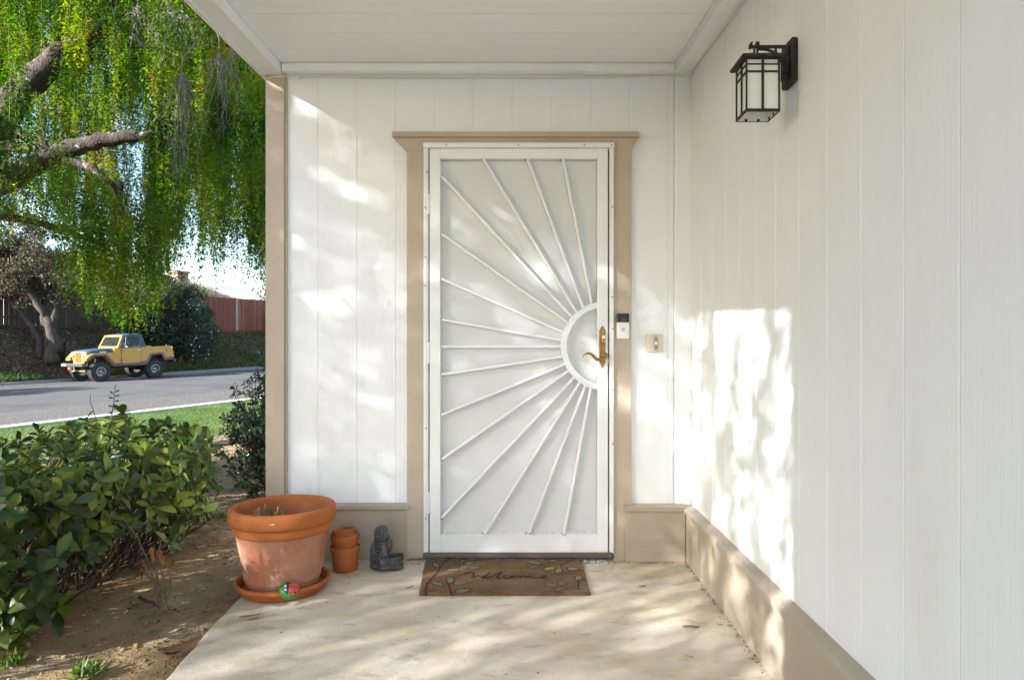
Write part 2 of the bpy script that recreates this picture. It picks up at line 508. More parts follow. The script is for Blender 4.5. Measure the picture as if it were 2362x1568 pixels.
MB().box(ol+.001, orr-.001, -.004, -.0025, ob+.001, ot-.001).build("perforated_screen", pm, door)
# half ring
AC = (1394.0, 798.0)
def arc_pts(r, n=40):
    a0 = math.acos((1375.5-AC[0])/r)
    return [(AC[0] + r*math.cos(a), AC[1] - r*math.sin(a)) for a in np.linspace(a0, 2*math.pi-a0, n)]
po, pi_ = arc_pts(101.5), arc_pts(87.5)
rg = MB(); n = len(po)
for yy in (L0+.004, L1-.002):
    pass
vs = [(X_at(a), L0+.004, Z_at(b)) for a, b in po] + [(X_at(a), L0+.004, Z_at(b)) for a, b in pi_] + \
     [(X_at(a), L1, Z_at(b)) for a, b in po] + [(X_at(a), L1, Z_at(b)) for a, b in pi_]
fs = []
for i in range(n-1):
    fs += [(i, i+1, n+i+1, n+i), (2*n+i, 3*n+i, 3*n+i+1, 2*n+i+1), (i, 2*n+i, 2*n+i+1, i+1), (n+i, n+i+1, 3*n+i+1, 3*n+i)]
rg.add(vs, fs).build("half_ring", M_doorwhite, door)
rays = [((1116, 371.5), (1328.4, 721)), ((1217, 371.5), (1343, 709.7)), ((1298, 371.5), (1363, 701.6)), ((1019, 409), (1317, 731)),
        ((1019, 541), (1305, 742)), ((1018.5, 643.6), (1295.6, 765.4)), ((1018.5, 737), (1292, 784)), ((1018.5, 799), (1292, 799)),
        ((1018.5, 863), (1294, 822)), ((1018.5, 955), (1299.5, 840)), ((1018.5, 1057), (1311, 854.3)), ((1018.5, 1191), (1322, 870.6)),
        ((1118, 1227.5), (1333.7, 884)), ((1218, 1227.5), (1346.5, 893.5)), ((1299.5, 1227.5), (1360, 897))]
for p, q in rays:
    a = Vector((X_at(p[0]), 0, Z_at(p[1]))); b = Vector((X_at(q[0]), 0, Z_at(q[1])))
    d = (b-a).normalized(); b = b + d*.012
    s = Vector((-d.z, 0, d.x))*.0064
    vs = []
    for yy in (L0+.006, L1-.004):
        for w in (a-s, a+s, b+s, b-s): vs.append((w.x, yy, w.z))
    bar = MB().add(vs, [(0, 1, 2, 3), (4, 5, 6, 7), (0, 1, 5, 4), (1, 2, 6, 5), (2, 3, 7, 6), (3, 0, 4, 7)]).build("sunray_bar", M_doorwhite, door)
rs = MB()
for p, q in rays:
    for k in range(5):
        a = rng.normal(0, 1, 3)
        c = (X_at(p[0])+a[0]*.006 + (.004 if p[0] < 1030 else 0), L0+.012 - abs(a[1])*.004, Z_at(p[1]) + a[2]*.004 + (.004 if p[1] > 1200 else -.002))
        if p[1] > 1180 or k < 2: rs.ball(c, (.004+.003*rng.random(), .003, .0025+.002*rng.random()), 6, 4)
rs.build("rust_spots", M_rust, door, smooth=True)
M_rustband = mat("rust_stain_paint", (.62, .52, .36), (.80, .79, .76), rough=.6, scale=45, lo=.35, hi=.55)
MB().box(ol+.002, orr-.002, L0+.030, L1+.0015, ob+.0005, ob+.0055).box(ol+.0005, ol+.003, L0+.03, L1+.0015, ob+.01, ot-.01).build("rusty_edge", M_rustband, door)
for (ya, yb) in ((452, 497), (790, 838), (1130, 1178)):
    h = MB().box(X_at(987), X_at(995.5), L0-.002, L0+.022, Z_at(yb), Z_at(ya), bev=.001)
    h.lathe([(.006, Z_at(yb)), (.006, Z_at(ya))], n=10, c=(X_at(990.5), L0-.001, 0), axis='z')
    h.build("hinge", M_doorwhite, door)
# brass lock plate with cylinder and lever
pl = [(1389.5, 750.5), (1393, 755), (1396.5, 762), (1396.5, 836), (1392.5, 843), (1389, 849.5), (1386, 843), (1382.5, 836), (1382.8, 762), (1386, 755)]
pl = [(X_at(a, -.05), Z_at(b, -.05)) for a, b in pl]
plate = MB().prism(pl, L0-.006, L0-.0005).build("lock_plate", M_brass, door)
MB().box(X_at(1386), X_at(1394), L0-.010, L0-.005, Z_at(789), Z_at(773), bev=.002).build("lock_cover", M_brassb, door)
MB().box(X_at(1387.6), X_at(1392.4), L0-.0125, L0-.009, Z_at(781), Z_at(774), bev=.001).build("lock_label", M_button, door)
MB().lathe([(.0065, 0), (.0065, -.004), (.005, -.005), (0, -.005)], 14, c=(X_at(1390), L0-.009, Z_at(784.5)), axis='y').build("lock_cylinder", M_brass, door)
lv = MB()
kx, kz = X_at(1391), Z_at(819)
lv.lathe([(.0145, 0), (.0145, -.008), (.011, -.012), (.010, -.030), (.0145, -.034), (.0145, -.046), (.009, -.050), (0, -.051)], 18, c=(kx, L0-.005, kz), axis='y')
lpts = [(1391, 824), (1384, 829), (1377, 829), (1371, 824), (1365.5, 817.5), (1359, 814.6), (1352, 815.5), (1345.5, 819.5), (1342, 824)]
lv.tube([(X_at(a, -.08), L0-.042, Z_at(b, -.08)) for a, b in lpts], [.0085, .0088, .0085, .008, .0072, .0065, .0055, .0045, .003], n=10)
lv.build("lever_handle", M_brass, door, smooth=True, angle=40)
for zz in (757.5, 842): MB().ball((X_at(1389.4, -.05), L0-.006, Z_at(zz, -.05)), (.0028, .0015, .0028), 8, 6).build("screw", M_rust, door)
part(MB().box(X_at(1400.2), X_at(1403.2), L0-.002, L0+.01, Z_at(838), Z_at(824)), "strike_plate", M_pewter)

# --- concrete crumbs and dirt where the slab meets the wall are built with the litter

# ------------------------------------------------------------------ things on the walls
vd = thing("video_doorbell", "small black and white video doorbell on the tan door casing", "doorbell", (X_at(1437, -.05), -.026, Z_at(752, -.05)))
S_ = (CAM_D-.05)/1600
w, h = 28*S_/2, 58*S_/2
MB().box(-w, w, -.026, -.0005, -h, h-.037*0-.0451, bev=.0025).build("face_plate", M_plast, vd)
MB().box(-w, w, -.027, -.0005, h-.0445, h, bev=.003).build("camera_housing", M_black, vd)
MB().lathe([(.007, 0), (.0068, -.0015), (.003, -.002), (0, -.0022)], 16, c=(.002, -.0271, h-.031), axis='y').build("camera_lens", M_lens, vd)
MB().box(-.010, .014, -.0278, -.0268, h-.0425, h-.022).build("sensor_window", mat("smoked_glass", (.055, .05, .10), rough=.08), vd)
MB().lathe([(.0115, 0), (.0115, -.0015), (.0085, -.0018), (.0085, -.0006), (0, -.0006)], 24, c=(.001, -.0261, -.018), axis='y').build("button_ring", mat("grey_plastic_ring", (.55, .55, .56), rough=.3), vd)

db = thing("doorbell", "tan wooden block with an ornate pewter doorbell and round white button", "doorbell", (X_at(1511.5, -.02), -.001, Z_at(791.5, -.02)))
q = 38*(CAM_D-.02)/1600/2
MB().box(-q, q, -.021, -.0005, -q-.002, q+.002, bev=.002).build("mounting_block", mat("cream_block_paint", (.68, .60, .47), (.61, .53, .41), rough=.6, scale=6, stretch=(4, 4, .5)), db)
bp_ = [(0, .0385), (.006, .037), (.011, .030), (.0135, .023), (.010, .014), (.0115, .006), (.0115, -.004), (.010, -.014), (.0135, -.023), (.011, -.030), (.006, -.037), (0, -.0385)]
bp_ = bp_ + [(-a, b) for a, b in bp_[::-1][1:-1]]
MB().prism([(a+.003, b) for a, b in bp_], -.0245, -.0212).build("back_plate", M_pewter, db)
MB().ball((.003, -.026, 0), (.0085, .006, .0085), 14, 10).build("push_button", M_button, db, smooth=True)
for s in (-1, 1): MB().ball((.003, -.0247, s*.021), (.003, .0015, .003), 8, 6).build("screw", M_black, db)

# --- wall lantern
ln = thing("wall_lantern", "rusty dark metal lantern with frosted panes on the right wall", "lamp", (.746, -1.405, 1.93))
def LB(): return MB()
o = Vector((.746, -1.405, 1.93))
M_frost = bpy.data.materials.new("frosted_glass"); M_frost.use_nodes = True
nt = M_frost.node_tree; pbf = nt.nodes["Principled BSDF"]; pbf.inputs["Base Color"].default_value = (.92, .93, .91, 1); pbf.inputs["Roughness"].default_value = .35
tl = nt.nodes.new("ShaderNodeBsdfTranslucent"); tl.inputs["Color"].default_value = (.95, .95, .93, 1)
mxs = nt.nodes.new("ShaderNodeMixShader"); mxs.inputs[0].default_value = .22
nt.links.new(pbf.outputs[0], mxs.inputs[1]); nt.links.new(tl.outputs[0], mxs.inputs[2]); nt.links.new(mxs.outputs[0], nt.nodes["Material Output"].inputs["Surface"])
b_ = .0535; zb_, zt_ = -.083, .088
fr = MB(); t_ = .0048
for sx in (-1, 1):
    for sy in (-1, 1):
        fr.box(sx*b_-t_*(sx > 0)*1-(0 if sx > 0 else 0), sx*b_+t_*(sx < 0), sy*b_-t_*(sy > 0), sy*b_+t_*(sy < 0), zb_, zt_)
for s in (-1, 1):
    fr.box(-b_+t_, b_-t_, s*b_-t_*(s > 0), s*b_+t_*(s < 0), zb_, zb_+.009); fr.box(-b_+t_, b_-t_, s*b_-t_*(s > 0), s*b_+t_*(s < 0), zt_-.007, zt_)
    fr.box(s*b_-t_*(s > 0), s*b_+t_*(s < 0), -b_+t_, b_-t_, zb_, zb_+.009); fr.box(s*b_-t_*(s > 0), s*b_+t_*(s < 0), -b_+t_, b_-t_, zt_-.007, zt_)
fr.build("lantern_frame", M_bronze, ln)
gl = b_ - t_ - .002
for s in (-1, 1):
    for ax in (0, 1):
        p = MB(); mt = MB()
        if ax == 0:
            p.box(-b_+t_+.0005, b_-t_-.0005, s*gl-.0012, s*gl+.0012, zb_+.001, zt_-.001)
            yy0, yy1 = (s*(gl+.0018), s*(b_-.0008))
            mt.box(-.0035, .0035, yy0, yy1, zb_+.009, zt_-.007)
            for zz, hh in ((.0435, .0042), (.0665, .0025)): mt.box(-b_+t_, -.0036, yy0, yy1, zz-hh/2-.001, zz+hh/2); mt.box(.0036, b_-t_, yy0, yy1, zz-hh/2-.001, zz+hh/2)
        else:
            p.box(s*gl-.0012, s*gl+.0012, -b_+t_+.0035, b_-t_-.0035, zb_+.001, zt_-.001)
            yy0, yy1 = (s*(gl+.0018), s*(b_-.0008))
            mt.box(yy0, yy1, -.0035, .0035, zb_+.009, zt_-.007)
            for zz, hh in ((.0435, .0042), (.0665, .0025)): mt.box(yy0, yy1, -b_+t_, -.0036, zz-hh/2-.001, zz+hh/2); mt.box(yy0, yy1, .0036, b_-t_, zz-hh/2-.001, zz+hh/2)
        pane = p.build("pane", M_frost, ln)
        mt.build("glazing_bar", M_bronze, pane)
rf = MB()
e0, e1 = .068, .058
ring = lambda s, z: [(-s, -s, z), (s, -s, z), (s, s, z), (-s, s, z)]
vs = ring(e0, zt_-.004) + ring(e0, zt_+.004) + ring(e1*.5, zt_+.022) + ring(.012, zt_+.026)
fs = [(0, 1, 2, 3)[::-1]] + [(k*4+i, k*4+(i+1) % 4, k*4+4+(i+1) % 4, k*4+4+i) for k in range(3) for i in range(4)] + [(12, 13, 14, 15)]
rf.add(vs, fs).build("lantern_roof", M_bronze, ln)
tb = MB()
for (a, c) in ((-.022, 0), (.018, 0)): tb.box(a-.004, a+.004, b_-t_-.006, b_-t_-.003, zb_-.001, zb_+.007)
for c in (-.02, .02): tb.box(b_-t_-.006, b_-t_-.003, c-.004, c+.004, zb_-.001, zb_+.007)
tb.build("glass_clips", M_bronze, ln)
bk = MB().box(.848-o.x, XR-.0015-o.x, -1.425+.0-o.y, -1.335-o.y, 1.955-o.z, 2.096-o.z, bev=.004)
bk.box(.838-o.x, .849-o.x, -1.412-o.y, -1.352-o.y, 1.975-o.z, 2.076-o.z, bev=.006)
bk.build("wall_plate", M_bronze, ln)
am = MB()
zc = 2.071-o.z
am.box(-.022, .095, -.0045, .0045, zc-.004, zc+.005, bev=.001)
am.tube([(.0, 0, zc-.006), (.030, 0, zc-.008), (.060, 0, zc-.020), (.088, 0, zc-.034)], .0050, n=6)
am.box(.056, .062, -.003, .003, zc-.020, zc-.003)
am.tube([(0, 0, zc+.012), (0, 0, zt_+.020)], .0036, n=8)
am.tube([(-.010, 0, zc-.002), (-.010, 0, zt_+.020)], .0036, n=8)
am.tube([(-.024, 0, zc-.006), (-.022, 0, zc+.006), (-.016, 0, zc+.016)], [.0055, .0055, .003], n=6)
am.box(-.006, .006, -.006, .006, zc+.004, zc+.016, bev=.002)
am.tube([(.085, 0, zc-.040), (.093, 0, zc-.052), (.100, 0, zc-.052)], .009, n=8)
am.build("bracket_arm", M_bronze, ln)
MB().ball((0, 0, .02), (.022, .022, .032), 14, 10).tube([(0, 0, .045), (0, 0, .092)], .012, 10).build("bulb", mat("white_bulb", (.8, .8, .76), rough=.3), ln, smooth=True)

# --- thin cable along the head of the wall
cb = thing("cable", "thin painted cable stapled along the top of the front wall and right wall", "cable", (-.2, -.02, 2.52))
c0 = Vector((-.2, -.02, 2.52))
cp = [(-1.352, -.029, 2.497), (-1.30, -.031, 2.508), (-1.24, -.024, 2.514), (-1.17, -.022, 2.520)]
for x in np.linspace(-1.0, .74, 14): cp.append((x, -.007, 2.519 - .004*math.sin((x+1)*2.1)))
cp += [(.80, -.016, 2.515), (.845, -.02, 2.518), (.862, -.045, 2.522)]
for yv in np.linspace(-.15, -3.5, 16): cp.append((.862, yv, 2.527 + SL*yv - .004*math.sin(yv*5)))
MB().tube([Vector(p)-c0 for p in cp], .0036, n=6).tube([Vector(p)-c0-Vector((0, .002, .0078+.002*math.sin(p[0]*7))) for p in cp[3:17]], .0028, n=6).build("wire", M_cable, cb, smooth=True)
for x in (-1.17, -.14, .67):
    MB().box(x-.005-c0.x, x+.005-c0.x, -.014-c0.y+.0, -.001-c0.y, 2.508-c0.z, 2.528-c0.z, bev=.001).build("clip", M_cable, cb)
for yv in (-.05, -.9):
    MB().box(.853-c0.x, .870-c0.x, yv-.005-c0.y, yv+.005-c0.y, 2.517+SL*yv-c0.z, 2.534+SL*yv-c0.z, bev=.001).build("clip", M_cable, cb)
# ------------------------------------------------------------------ porch slab
def noise2(x, y, seed=0, oct=4, freq=1.0):
    """cheap smooth value noise on arrays"""
    out = np.zeros_like(x, dtype=float); amp = 1.0; tot = 0
    for o_ in range(oct):
        xi = x*freq; yi = y*freq
        x0 = np.floor(xi).astype(np.int64); y0 = np.floor(yi).astype(np.int64)
        fx = xi-x0; fy = yi-y0; fx = fx*fx*(3-2*fx); fy = fy*fy*(3-2*fy)
        def h(a, b):
            n_ = (a*374761393 + b*668265263 + (seed+o_)*2147483647) & 0xffffffff
            n_ = ((n_ ^ (n_ >> 13))*1274126177) & 0xffffffff
            return ((n_ ^ (n_ >> 16)) & 0xffff)/65535.0
        v = (h(x0, y0)*(1-fx)+h(x0+1, y0)*fx)*(1-fy) + (h(x0, y0+1)*(1-fx)+h(x0+1, y0+1)*fx)*fy
        out += v*amp; tot += amp; amp *= .5; freq *= 2
    return out/tot

def grid_mesh(name, xs, ys, zf, m, kind="structure", smooth=True, parent=None, keep=None):
    XX, YY = np.meshgrid(xs, ys)
    ZZ = zf(XX, YY)
    V = np.stack([XX, YY, ZZ], -1).reshape(-1, 3)
    nx, ny = len(xs), len(ys)
    i, j = np.meshgrid(np.arange(nx-1), np.arange(ny-1))
    a = (j*nx+i).ravel()
    F = np.stack([a, a+1, a+nx+1, a+nx], 1)
    if keep is not None:
        c = V[F].mean(1); F = F[keep(c[:, 0], c[:, 1])]
    ob = np_mesh(name, V, F, 4, m, parent, smooth)
    if kind: ob["kind"] = kind
    return ob

def slab_edge(y): return -1.270 - .079*(y+.528)
M_conc = mat("worn_concrete", (.64, .565, .46), (.54, .465, .36), rough=.85, scale=1.6, lo=.38, hi=.68, bump=.5, bscale=85, bdist=.006,
             patches=[((.43, .355, .24), 2.2, .46, .68, (1.0, 1.7, 1)), ((.60, .56, .49), 3.3, .58, .74, (1, 2.2, 1)), ((.33, .27, .18), 8, .57, .74, (.8, 1.6, 1)),
                   ((.18, .15, .12), 60, .67, .74, (1, 1, 1)), ((.78, .72, .62), 130, .62, .70, (1, 1, 1))])
YF = -6.6
mb = MB()
n = 60
ys = np.linspace(.09, YF, n)
vs = []; fs = []
for k, yy in enumerate(ys):
    e = slab_edge(yy) + .004*math.sin(yy*9) + .003*math.sin(yy*23)
    vs += [(e-.004, yy, -.16), (e-.003, yy, -.010), (e+.006, yy, -.002), (e+.02, yy, 0), (1.1, yy, 0), (1.1, yy, -.16)]
for k in range(n-1):
    for c in range(5):
        fs.append((k*6+c, k*6+c+1, (k+1)*6+c+1, (k+1)*6+c))
fs += [tuple(range(6)), tuple(range((n-1)*6, n*6))]
slab = mb.add(vs, fs).build("porch_slab", M_conc); slab["kind"] = "structure"

dv = MB().box(-1.0, 13.0, -22.0, YF-.012, -.2, -.02).build("bounce_driveway", mat("pale_concrete", (.60, .60, .595), (.54, .54, .53), rough=.9, scale=1.5, bump=.2, bscale=60)); dv["kind"] = "structure"  # unseen pale paving added to bounce sunlight into the porch
# ------------------------------------------------------------------ terracotta
TC = (.50, .205, .085)
M_terra = mat("terracotta", (.42, .125, .029), (.35, .10, .024), rough=.7, scale=6, lo=.35, hi=.7, bump=.15, bscale=90, bdist=.003)
M_terra_rim = mat("terracotta_rim", (.43, .13, .030), (.36, .105, .025), rough=.85, scale=5, lo=.3, hi=.75, bump=.2, bscale=70, bdist=.003,
                  patches=[((.66, .50, .40), 16, .66, .74, (1, 1, 2.5)), ((.16, .08, .05), 40, .70, .76, (1, 1, 1))])
M_terra_old = mat("weathered_terracotta", (.38, .145, .072), (.31, .108, .055), rough=.85, scale=5, lo=.35, hi=.7, bump=.3, bscale=60, bdist=.004,
                  patches=[((.44, .24, .155), 4.0, .46, .70, (1.3, 1.3, .8)), ((.33, .16, .12), 6, .55, .75, (1, 1, 1.2)), ((.58, .43, .34), 14, .58, .72, (1, 1, .6)), ((.20, .13, .10), 8, .64, .78, (1, 1, 1))])
M_terra_in = mat("terracotta_inside", (.42, .14, .045), (.28, .10, .05), rough=.8, scale=3.5, lo=.35, hi=.65, bump=.15, bscale=60)
PX, PY = -1.108, -.442
sa = thing("saucer", "wide terracotta saucer under the large flowerpot", "saucer", (PX, PY, .001))
MB().lathe([(0, 0), (.178, 0), (.190, .008), (.2, .030), (.2065, .032), (.212, .042), (.211, .052), (.203, .055), (.194, .050), (.188, .030), (.180, .012), (0, .012)], 56).build("dish", M_terra, sa, smooth=True, angle=50)
pt = thing("flowerpot", "large weathered terracotta flowerpot with a rolled double rim", "flowerpot", (PX-.004, PY+.006, .0135))
body = [(0, 0), (.150, 0), (.157, .006), (.1625, .030), (.1665, .048), (.1695, .050), (.1695, .056), (.168, .060), (.180, .118), (.184, .121), (.1845, .129), (.182, .133), (.188, .165), (.206, .262)]
MB().lathe(body + [(.2065, .30), (.198, .30), (.190, .20), (.182, .112), (0, .112)], 64).build("pot_body", M_terra_old, pt, smooth=True, angle=35)
# potting soil deep inside + inner wall + rims
rimp = [(.205, .258), (.212, .259), (.2175, .264), (.2195, .275), (.2185, .288), (.217, .296), (.222, .299), (.2305, .306), (.2355, .318), (.237, .335), (.2365, .352), (.2335, .364), (.226, .370), (.220, .371), (.212, .371), (.205, .364), (.200, .352), (.1975, .33), (.1975, .302)]
MB().lathe(rimp, 64, cap=False).build("rim", [M_terra_rim], pt, smooth=True, angle=50)
MB().lathe([(.1970, .345), (.1955, .30), (.187, .20), (.178, .125), (0, .1225)], 48, cap=False).build("inner_wall", M_terra_in, pt, smooth=True)
# dried stalks standing in the pot
M_dry = mat("dried_leaf", (.34, .22, .12), (.16, .085, .045), rough=.8, scale=40, lo=.35, hi=.65)
M_drylt = mat("dried_straw", (.52, .38, .21), (.36, .23, .12), rough=.8, scale=40)
dp = thing("dried_plant", "shrivelled brown plant remains standing inside the large flowerpot", "dead plant", (PX-.070, PY-.01, .137))
def strip(mb, pts, w, twist=0.0):
    pts = [Vector(p) for p in pts]; vs = []; fs = []
    for i, p in enumerate(pts):
        d = (pts[min(i+1, len(pts)-1)]-pts[max(i-1, 0)]).normalized()
        s = d.cross(Vector((math.cos(twist+i*.5), math.sin(twist+i*.5), .3))).normalized()
        ww = w*(1-.65*abs(i/(len(pts)-1)-.4))
        vs += [p-s*ww, p+s*ww + Vector((0, 0, .002))]
    for i in range(len(pts)-1): fs.append((2*i, 2*i+1, 2*i+3, 2*i+2))
    mb.add(vs, fs)
for k in range(9):
    m_ = MB(); a = k*.75; r0 = .012+.02*rng.random()
    x, yv = .028*math.cos(a), .02*math.sin(a)
    h = .205+.05*rng.random(); lean = Vector((rng.normal(0, .02), rng.normal(0, .015), 0))
    strip(m_, [(x, yv, 0), Vector((x, yv, h*.5))+lean*.6, Vector((x, yv, h))+lean, Vector((x, yv, h*.9))+lean*1.8, Vector((x, yv, h*.6))+lean*2.4], .006+.008*rng.random(), a)
    m_.build("dried_leaf", M_dry if k % 2 else M_drylt, dp, smooth=True, fix=False)
for k in range(3):
    MB().tube([(.01*k-.01, .01, 0), (.02*k-.02, 0, .05), (.05*k-.06, -.01, .20+.01*k)], [.005, .004, .003], n=6).build("stem", M_drylt, dp, smooth=True)

# painted stone
rock = MB()
bm = bmesh.new(); bmesh.ops.create_icosphere(bm, subdivisions=6, radius=1)
bm.verts.index_update()
cols = []
for f in bm.faces:
    c = f.calc_center_median()
    x = 1035 + c.x*165; yv = 355 - c.z*145
    def circ(a, b, r): return (x-a)**2+(yv-b)**2 < r*r
    def seg(a, b, c_, d, w):
        L2 = (c_-a)**2+(d-b)**2; t = max(0, min(1, ((x-a)*(c_-a)+(yv-b)*(d-b))/L2))
        return (x-a-t*(c_-a))**2+(yv-b-t*(d-b))**2 < w*w
    k = 0
    if c.y < .25:
        if x > 1032 and yv < 438-((x-1035)/160)**2*38: k = 1
        if x <= 1032 and ((x-1035)/78)**2+((yv-330)/98)**2 < 1: k = 2
        if k == 1 and (any(circ(*q_) for q_ in ((1055, 262, 15), (1107, 265, 13), (1062, 405, 16), (1130, 402, 18), (1120, 355, 11), (1180, 375, 12), (1060, 340, 10), (1165, 290, 9), (1030, 240, 9))) or seg(1040, 298, 1195, 330, 8)): k = 2
        if circ(972, 297, 21) or circ(980, 352, 20): k = 3
        if any(seg(*q_) for q_ in ((905, 300, 950, 295, 6), (960, 355, 925, 352, 6), (925, 352, 905, 372, 6), (905, 372, 905, 405, 6), (950, 270, 985, 240, 6), (1068, 440, 1068, 465, 4), (1122, 440, 1122, 460, 4))): k = 2
    cols.append(k)
for v in bm.verts: v.co = Vector((v.co.x*.044, v.co.y*.024, v.co.z*.038*(1-.10*v.co.x+.05*math.sin(v.co.x*3+1))))
for v in bm.verts: v.co.rotate(Matrix.Rotation(R(-22), 3, 'X').to_euler())
rock.add([v.co[:] for v in bm.verts], [[v.index for v in f.verts] for f in bm.faces]); bm.free()
rock.mi = cols
def paint(n_, c): return mat(n_, c, tuple(q_*.75 for q_ in c), rough=.35, scale=60, lo=.4, hi=.7, bump=.15, bscale=150, bdist=.001)
rk = rock.build("painted_rock", [paint("green_paint", (.025, .30, .05)), paint("red_paint", (.66, .075, .05)), paint("black_paint", (.02, .02, .022)), paint("eye_white_paint", (.68, .68, .70))], None, smooth=True)
rk.location = (PX+.088, PY-.178, .057)
rk.rotation_euler = (0, R(3), R(14))
tag(rk, "green painted stone with a red ladybug, leaning against the large flowerpot", "painted rock")

# stack of small pots
def small_pot(name, label, z, r, h, tilt=None, x=-.8935, y=-.175, mt=M_terra, group="small nested terracotta pots"):
    t = thing(name, label, "flowerpot", (x, y, z), 0, group)
    if tilt: t.rotation_euler = tilt
    MB().lathe([(.0, 0), (r*.76, 0), (r*.79, h*.02), (r*.93, h*.78), (r*.93, h*.79), (r*.86, h*.80), (r*.70, h*.06), (0, h*.06)], 36).build("pot_body", mt, t, smooth=True, angle=40)
    MB().lathe([(r*.925, h*.775), (r*.985, h*.785), (r*1.0, h*.82), (r*1.0, h*.95), (r*.985, h*.99), (r*.95, h), (r*.91, h*.98), (r*.885, h*.79)], 36).build("rim", mt, t, smooth=True, angle=50)
    return t
small_pot("flowerpot", "bottom pot of the small terracotta stack, standing on the concrete", .001, .0725, .122)
small_pot("flowerpot", "second pot in the small terracotta stack, nested in the bottom one", .058, .0705, .120)
small_pot("flowerpot", "smaller pot nested inside the upper rim of the small terracotta stack", .092, .060, .098, mt=M_terra)
tp = small_pot("flowerpot", "tilted little pot on top of the small terracotta stack", .128, .055, .075, tilt=(R(-3), R(-9), 0), mt=M_terra_rim)
M_dirt = mat("dry_dirt", (.20, .135, .085), (.30, .21, .14), rough=.95, scale=50, bump=.5, bscale=90)
MB().lathe([(.0, .0655), (.030, .066), (.0485, .062), (.047, .050), (0, .050)], 24).build("potting_soil", M_dirt, tp, smooth=True)

# ------------------------------------------------------------------ statue
M_stone = mat("dark_grey_stone", (.058, .058, .060), (.125, .123, .122), rough=.6, scale=30, lo=.4, hi=.7, bump=.35, bscale=120, bdist=.003,
              patches=[((.12, .06, .045), 18, .68, .76, (1, 1, 1))])
st = thing("statue", "small dark grey stone statue of a curly-haired seated monk holding a basket", "statue", (-.715, -.155, .001), R(4))
s = MB()
E = lambda *a: Matrix.Rotation(R(a[0]), 4, a[1])
s.ball((0.0, .0, .018), (.062, .048, .022)); s.ball((-.012, .005, .050), (.050, .045, .045)); s.ball((-.014, .006, .095), (.044, .040, .050))
s.ball((-.006, .0, .130), (.036, .036, .028)); s.ball((.0, -.002, .172), (.034, .034, .036)); s.ball((.016, -.006, .160), (.022, .026, .024))
s.ball((.012, -.030, .110), (.018, .018, .034), rot=E(-14, 'Y')); s.ball((.010, -.036, .080), (.026, .018, .022), rot=E(20, 'Y'))
s.ball((.030, .018, .112), (.022, .030, .042)); s.ball((-.036, -.018, .085), (.020, .026, .056)); s.ball((.012, -.030, .042), (.030, .026, .022))
s.ball((.004, -.038, .018), (.018, .034, .018), rot=E(25, 'Z')); s.ball((.03, -.030, .016), (.020, .030, .016), rot=E(-20, 'Z')); s.ball((.032, -.012, .172-.006), (.008, .008, .010))
s.lathe([(.0, .002), (.036, .002), (.042, .02), (.040, .046), (.045, .066), (.041, .069), (.036, .064), (.034, .03), (0, .028)], 20, c=(.062, -.008, 0))
s.ball((.060, -.01, .010), (.052, .040, .014))
fig = s.build("figure", M_stone, st, smooth=True)
rm = fig.modifiers.new("remesh", 'REMESH'); rm.mode = 'VOXEL'; rm.voxel_size = .0024; rm.use_smooth_shade = True
sm = fig.modifiers.new("smooth", 'SMOOTH'); sm.factor = .5; sm.iterations = 4
hc = MB()
for a in np.arange(-70, 95, 13):
    nn = max(3, int(17*math.cos(R(a))))
    for k in range(nn):
        t = 2*math.pi*(k+.5*(a % 2))/nn
        d = Vector((math.cos(R(a))*math.cos(t), math.cos(R(a))*math.sin(t), math.sin(R(a))))
        if d.x > .45 and d.z < .55: continue
        if d.z < -.75: continue
        hc.ball((d.x*.036, -.002+d.y*.036, .174+d.z*.0385), .0056, 6, 4)
hc.build("hair_curls", mat("curl_highlight_stone", (.15, .15, .155), (.10, .10, .10), rough=.6, scale=40), st, smooth=True)  # paler than the figure, stands in for light catching the curls
fo = MB()
for k in range(5):
    zz = .075+.02*k
    fo.tube([(-.052+.004*k, -.020, zz-.012), (-.030, -.040, zz), (-.004, -.046, zz+.006), (.012, -.044, zz+.002)], [.002, .0035, .0035, .002], n=6)
fo.tube([(-.02, -.046, .03), (-.022, -.045, .07), (-.016, -.042, .12)], .003, n=6)
fo.build("robe_folds", M_stone, st, smooth=True)
fr_ = MB()
for a in np.linspace(0, 2*math.pi, 14)[:-1]: fr_.tube([(.062+.044*math.cos(a), -.008+.044*math.sin(a), .004), (.062+.0455*math.cos(a), -.008+.0455*math.sin(a), .066)], .0022, n=5)
fr_.lathe([(.0455, .030), (.0475, .033), (.0455, .036)], 20, c=(.062, -.008, 0))
fr_.tube([(.098, -.008, .064), (.104, -.008, .074), (.102, -.008, .080)], .004, n=6)
fr_.build("basket_weave", M_stone, st, smooth=True)
MB().ball((.012+.018, -.034+.004, .163), (.004, .004, .003), 6, 4).ball((.038, -.012, .162), (.004, .005, .006), 8, 6).build("nose", M_stone, st, smooth=True)

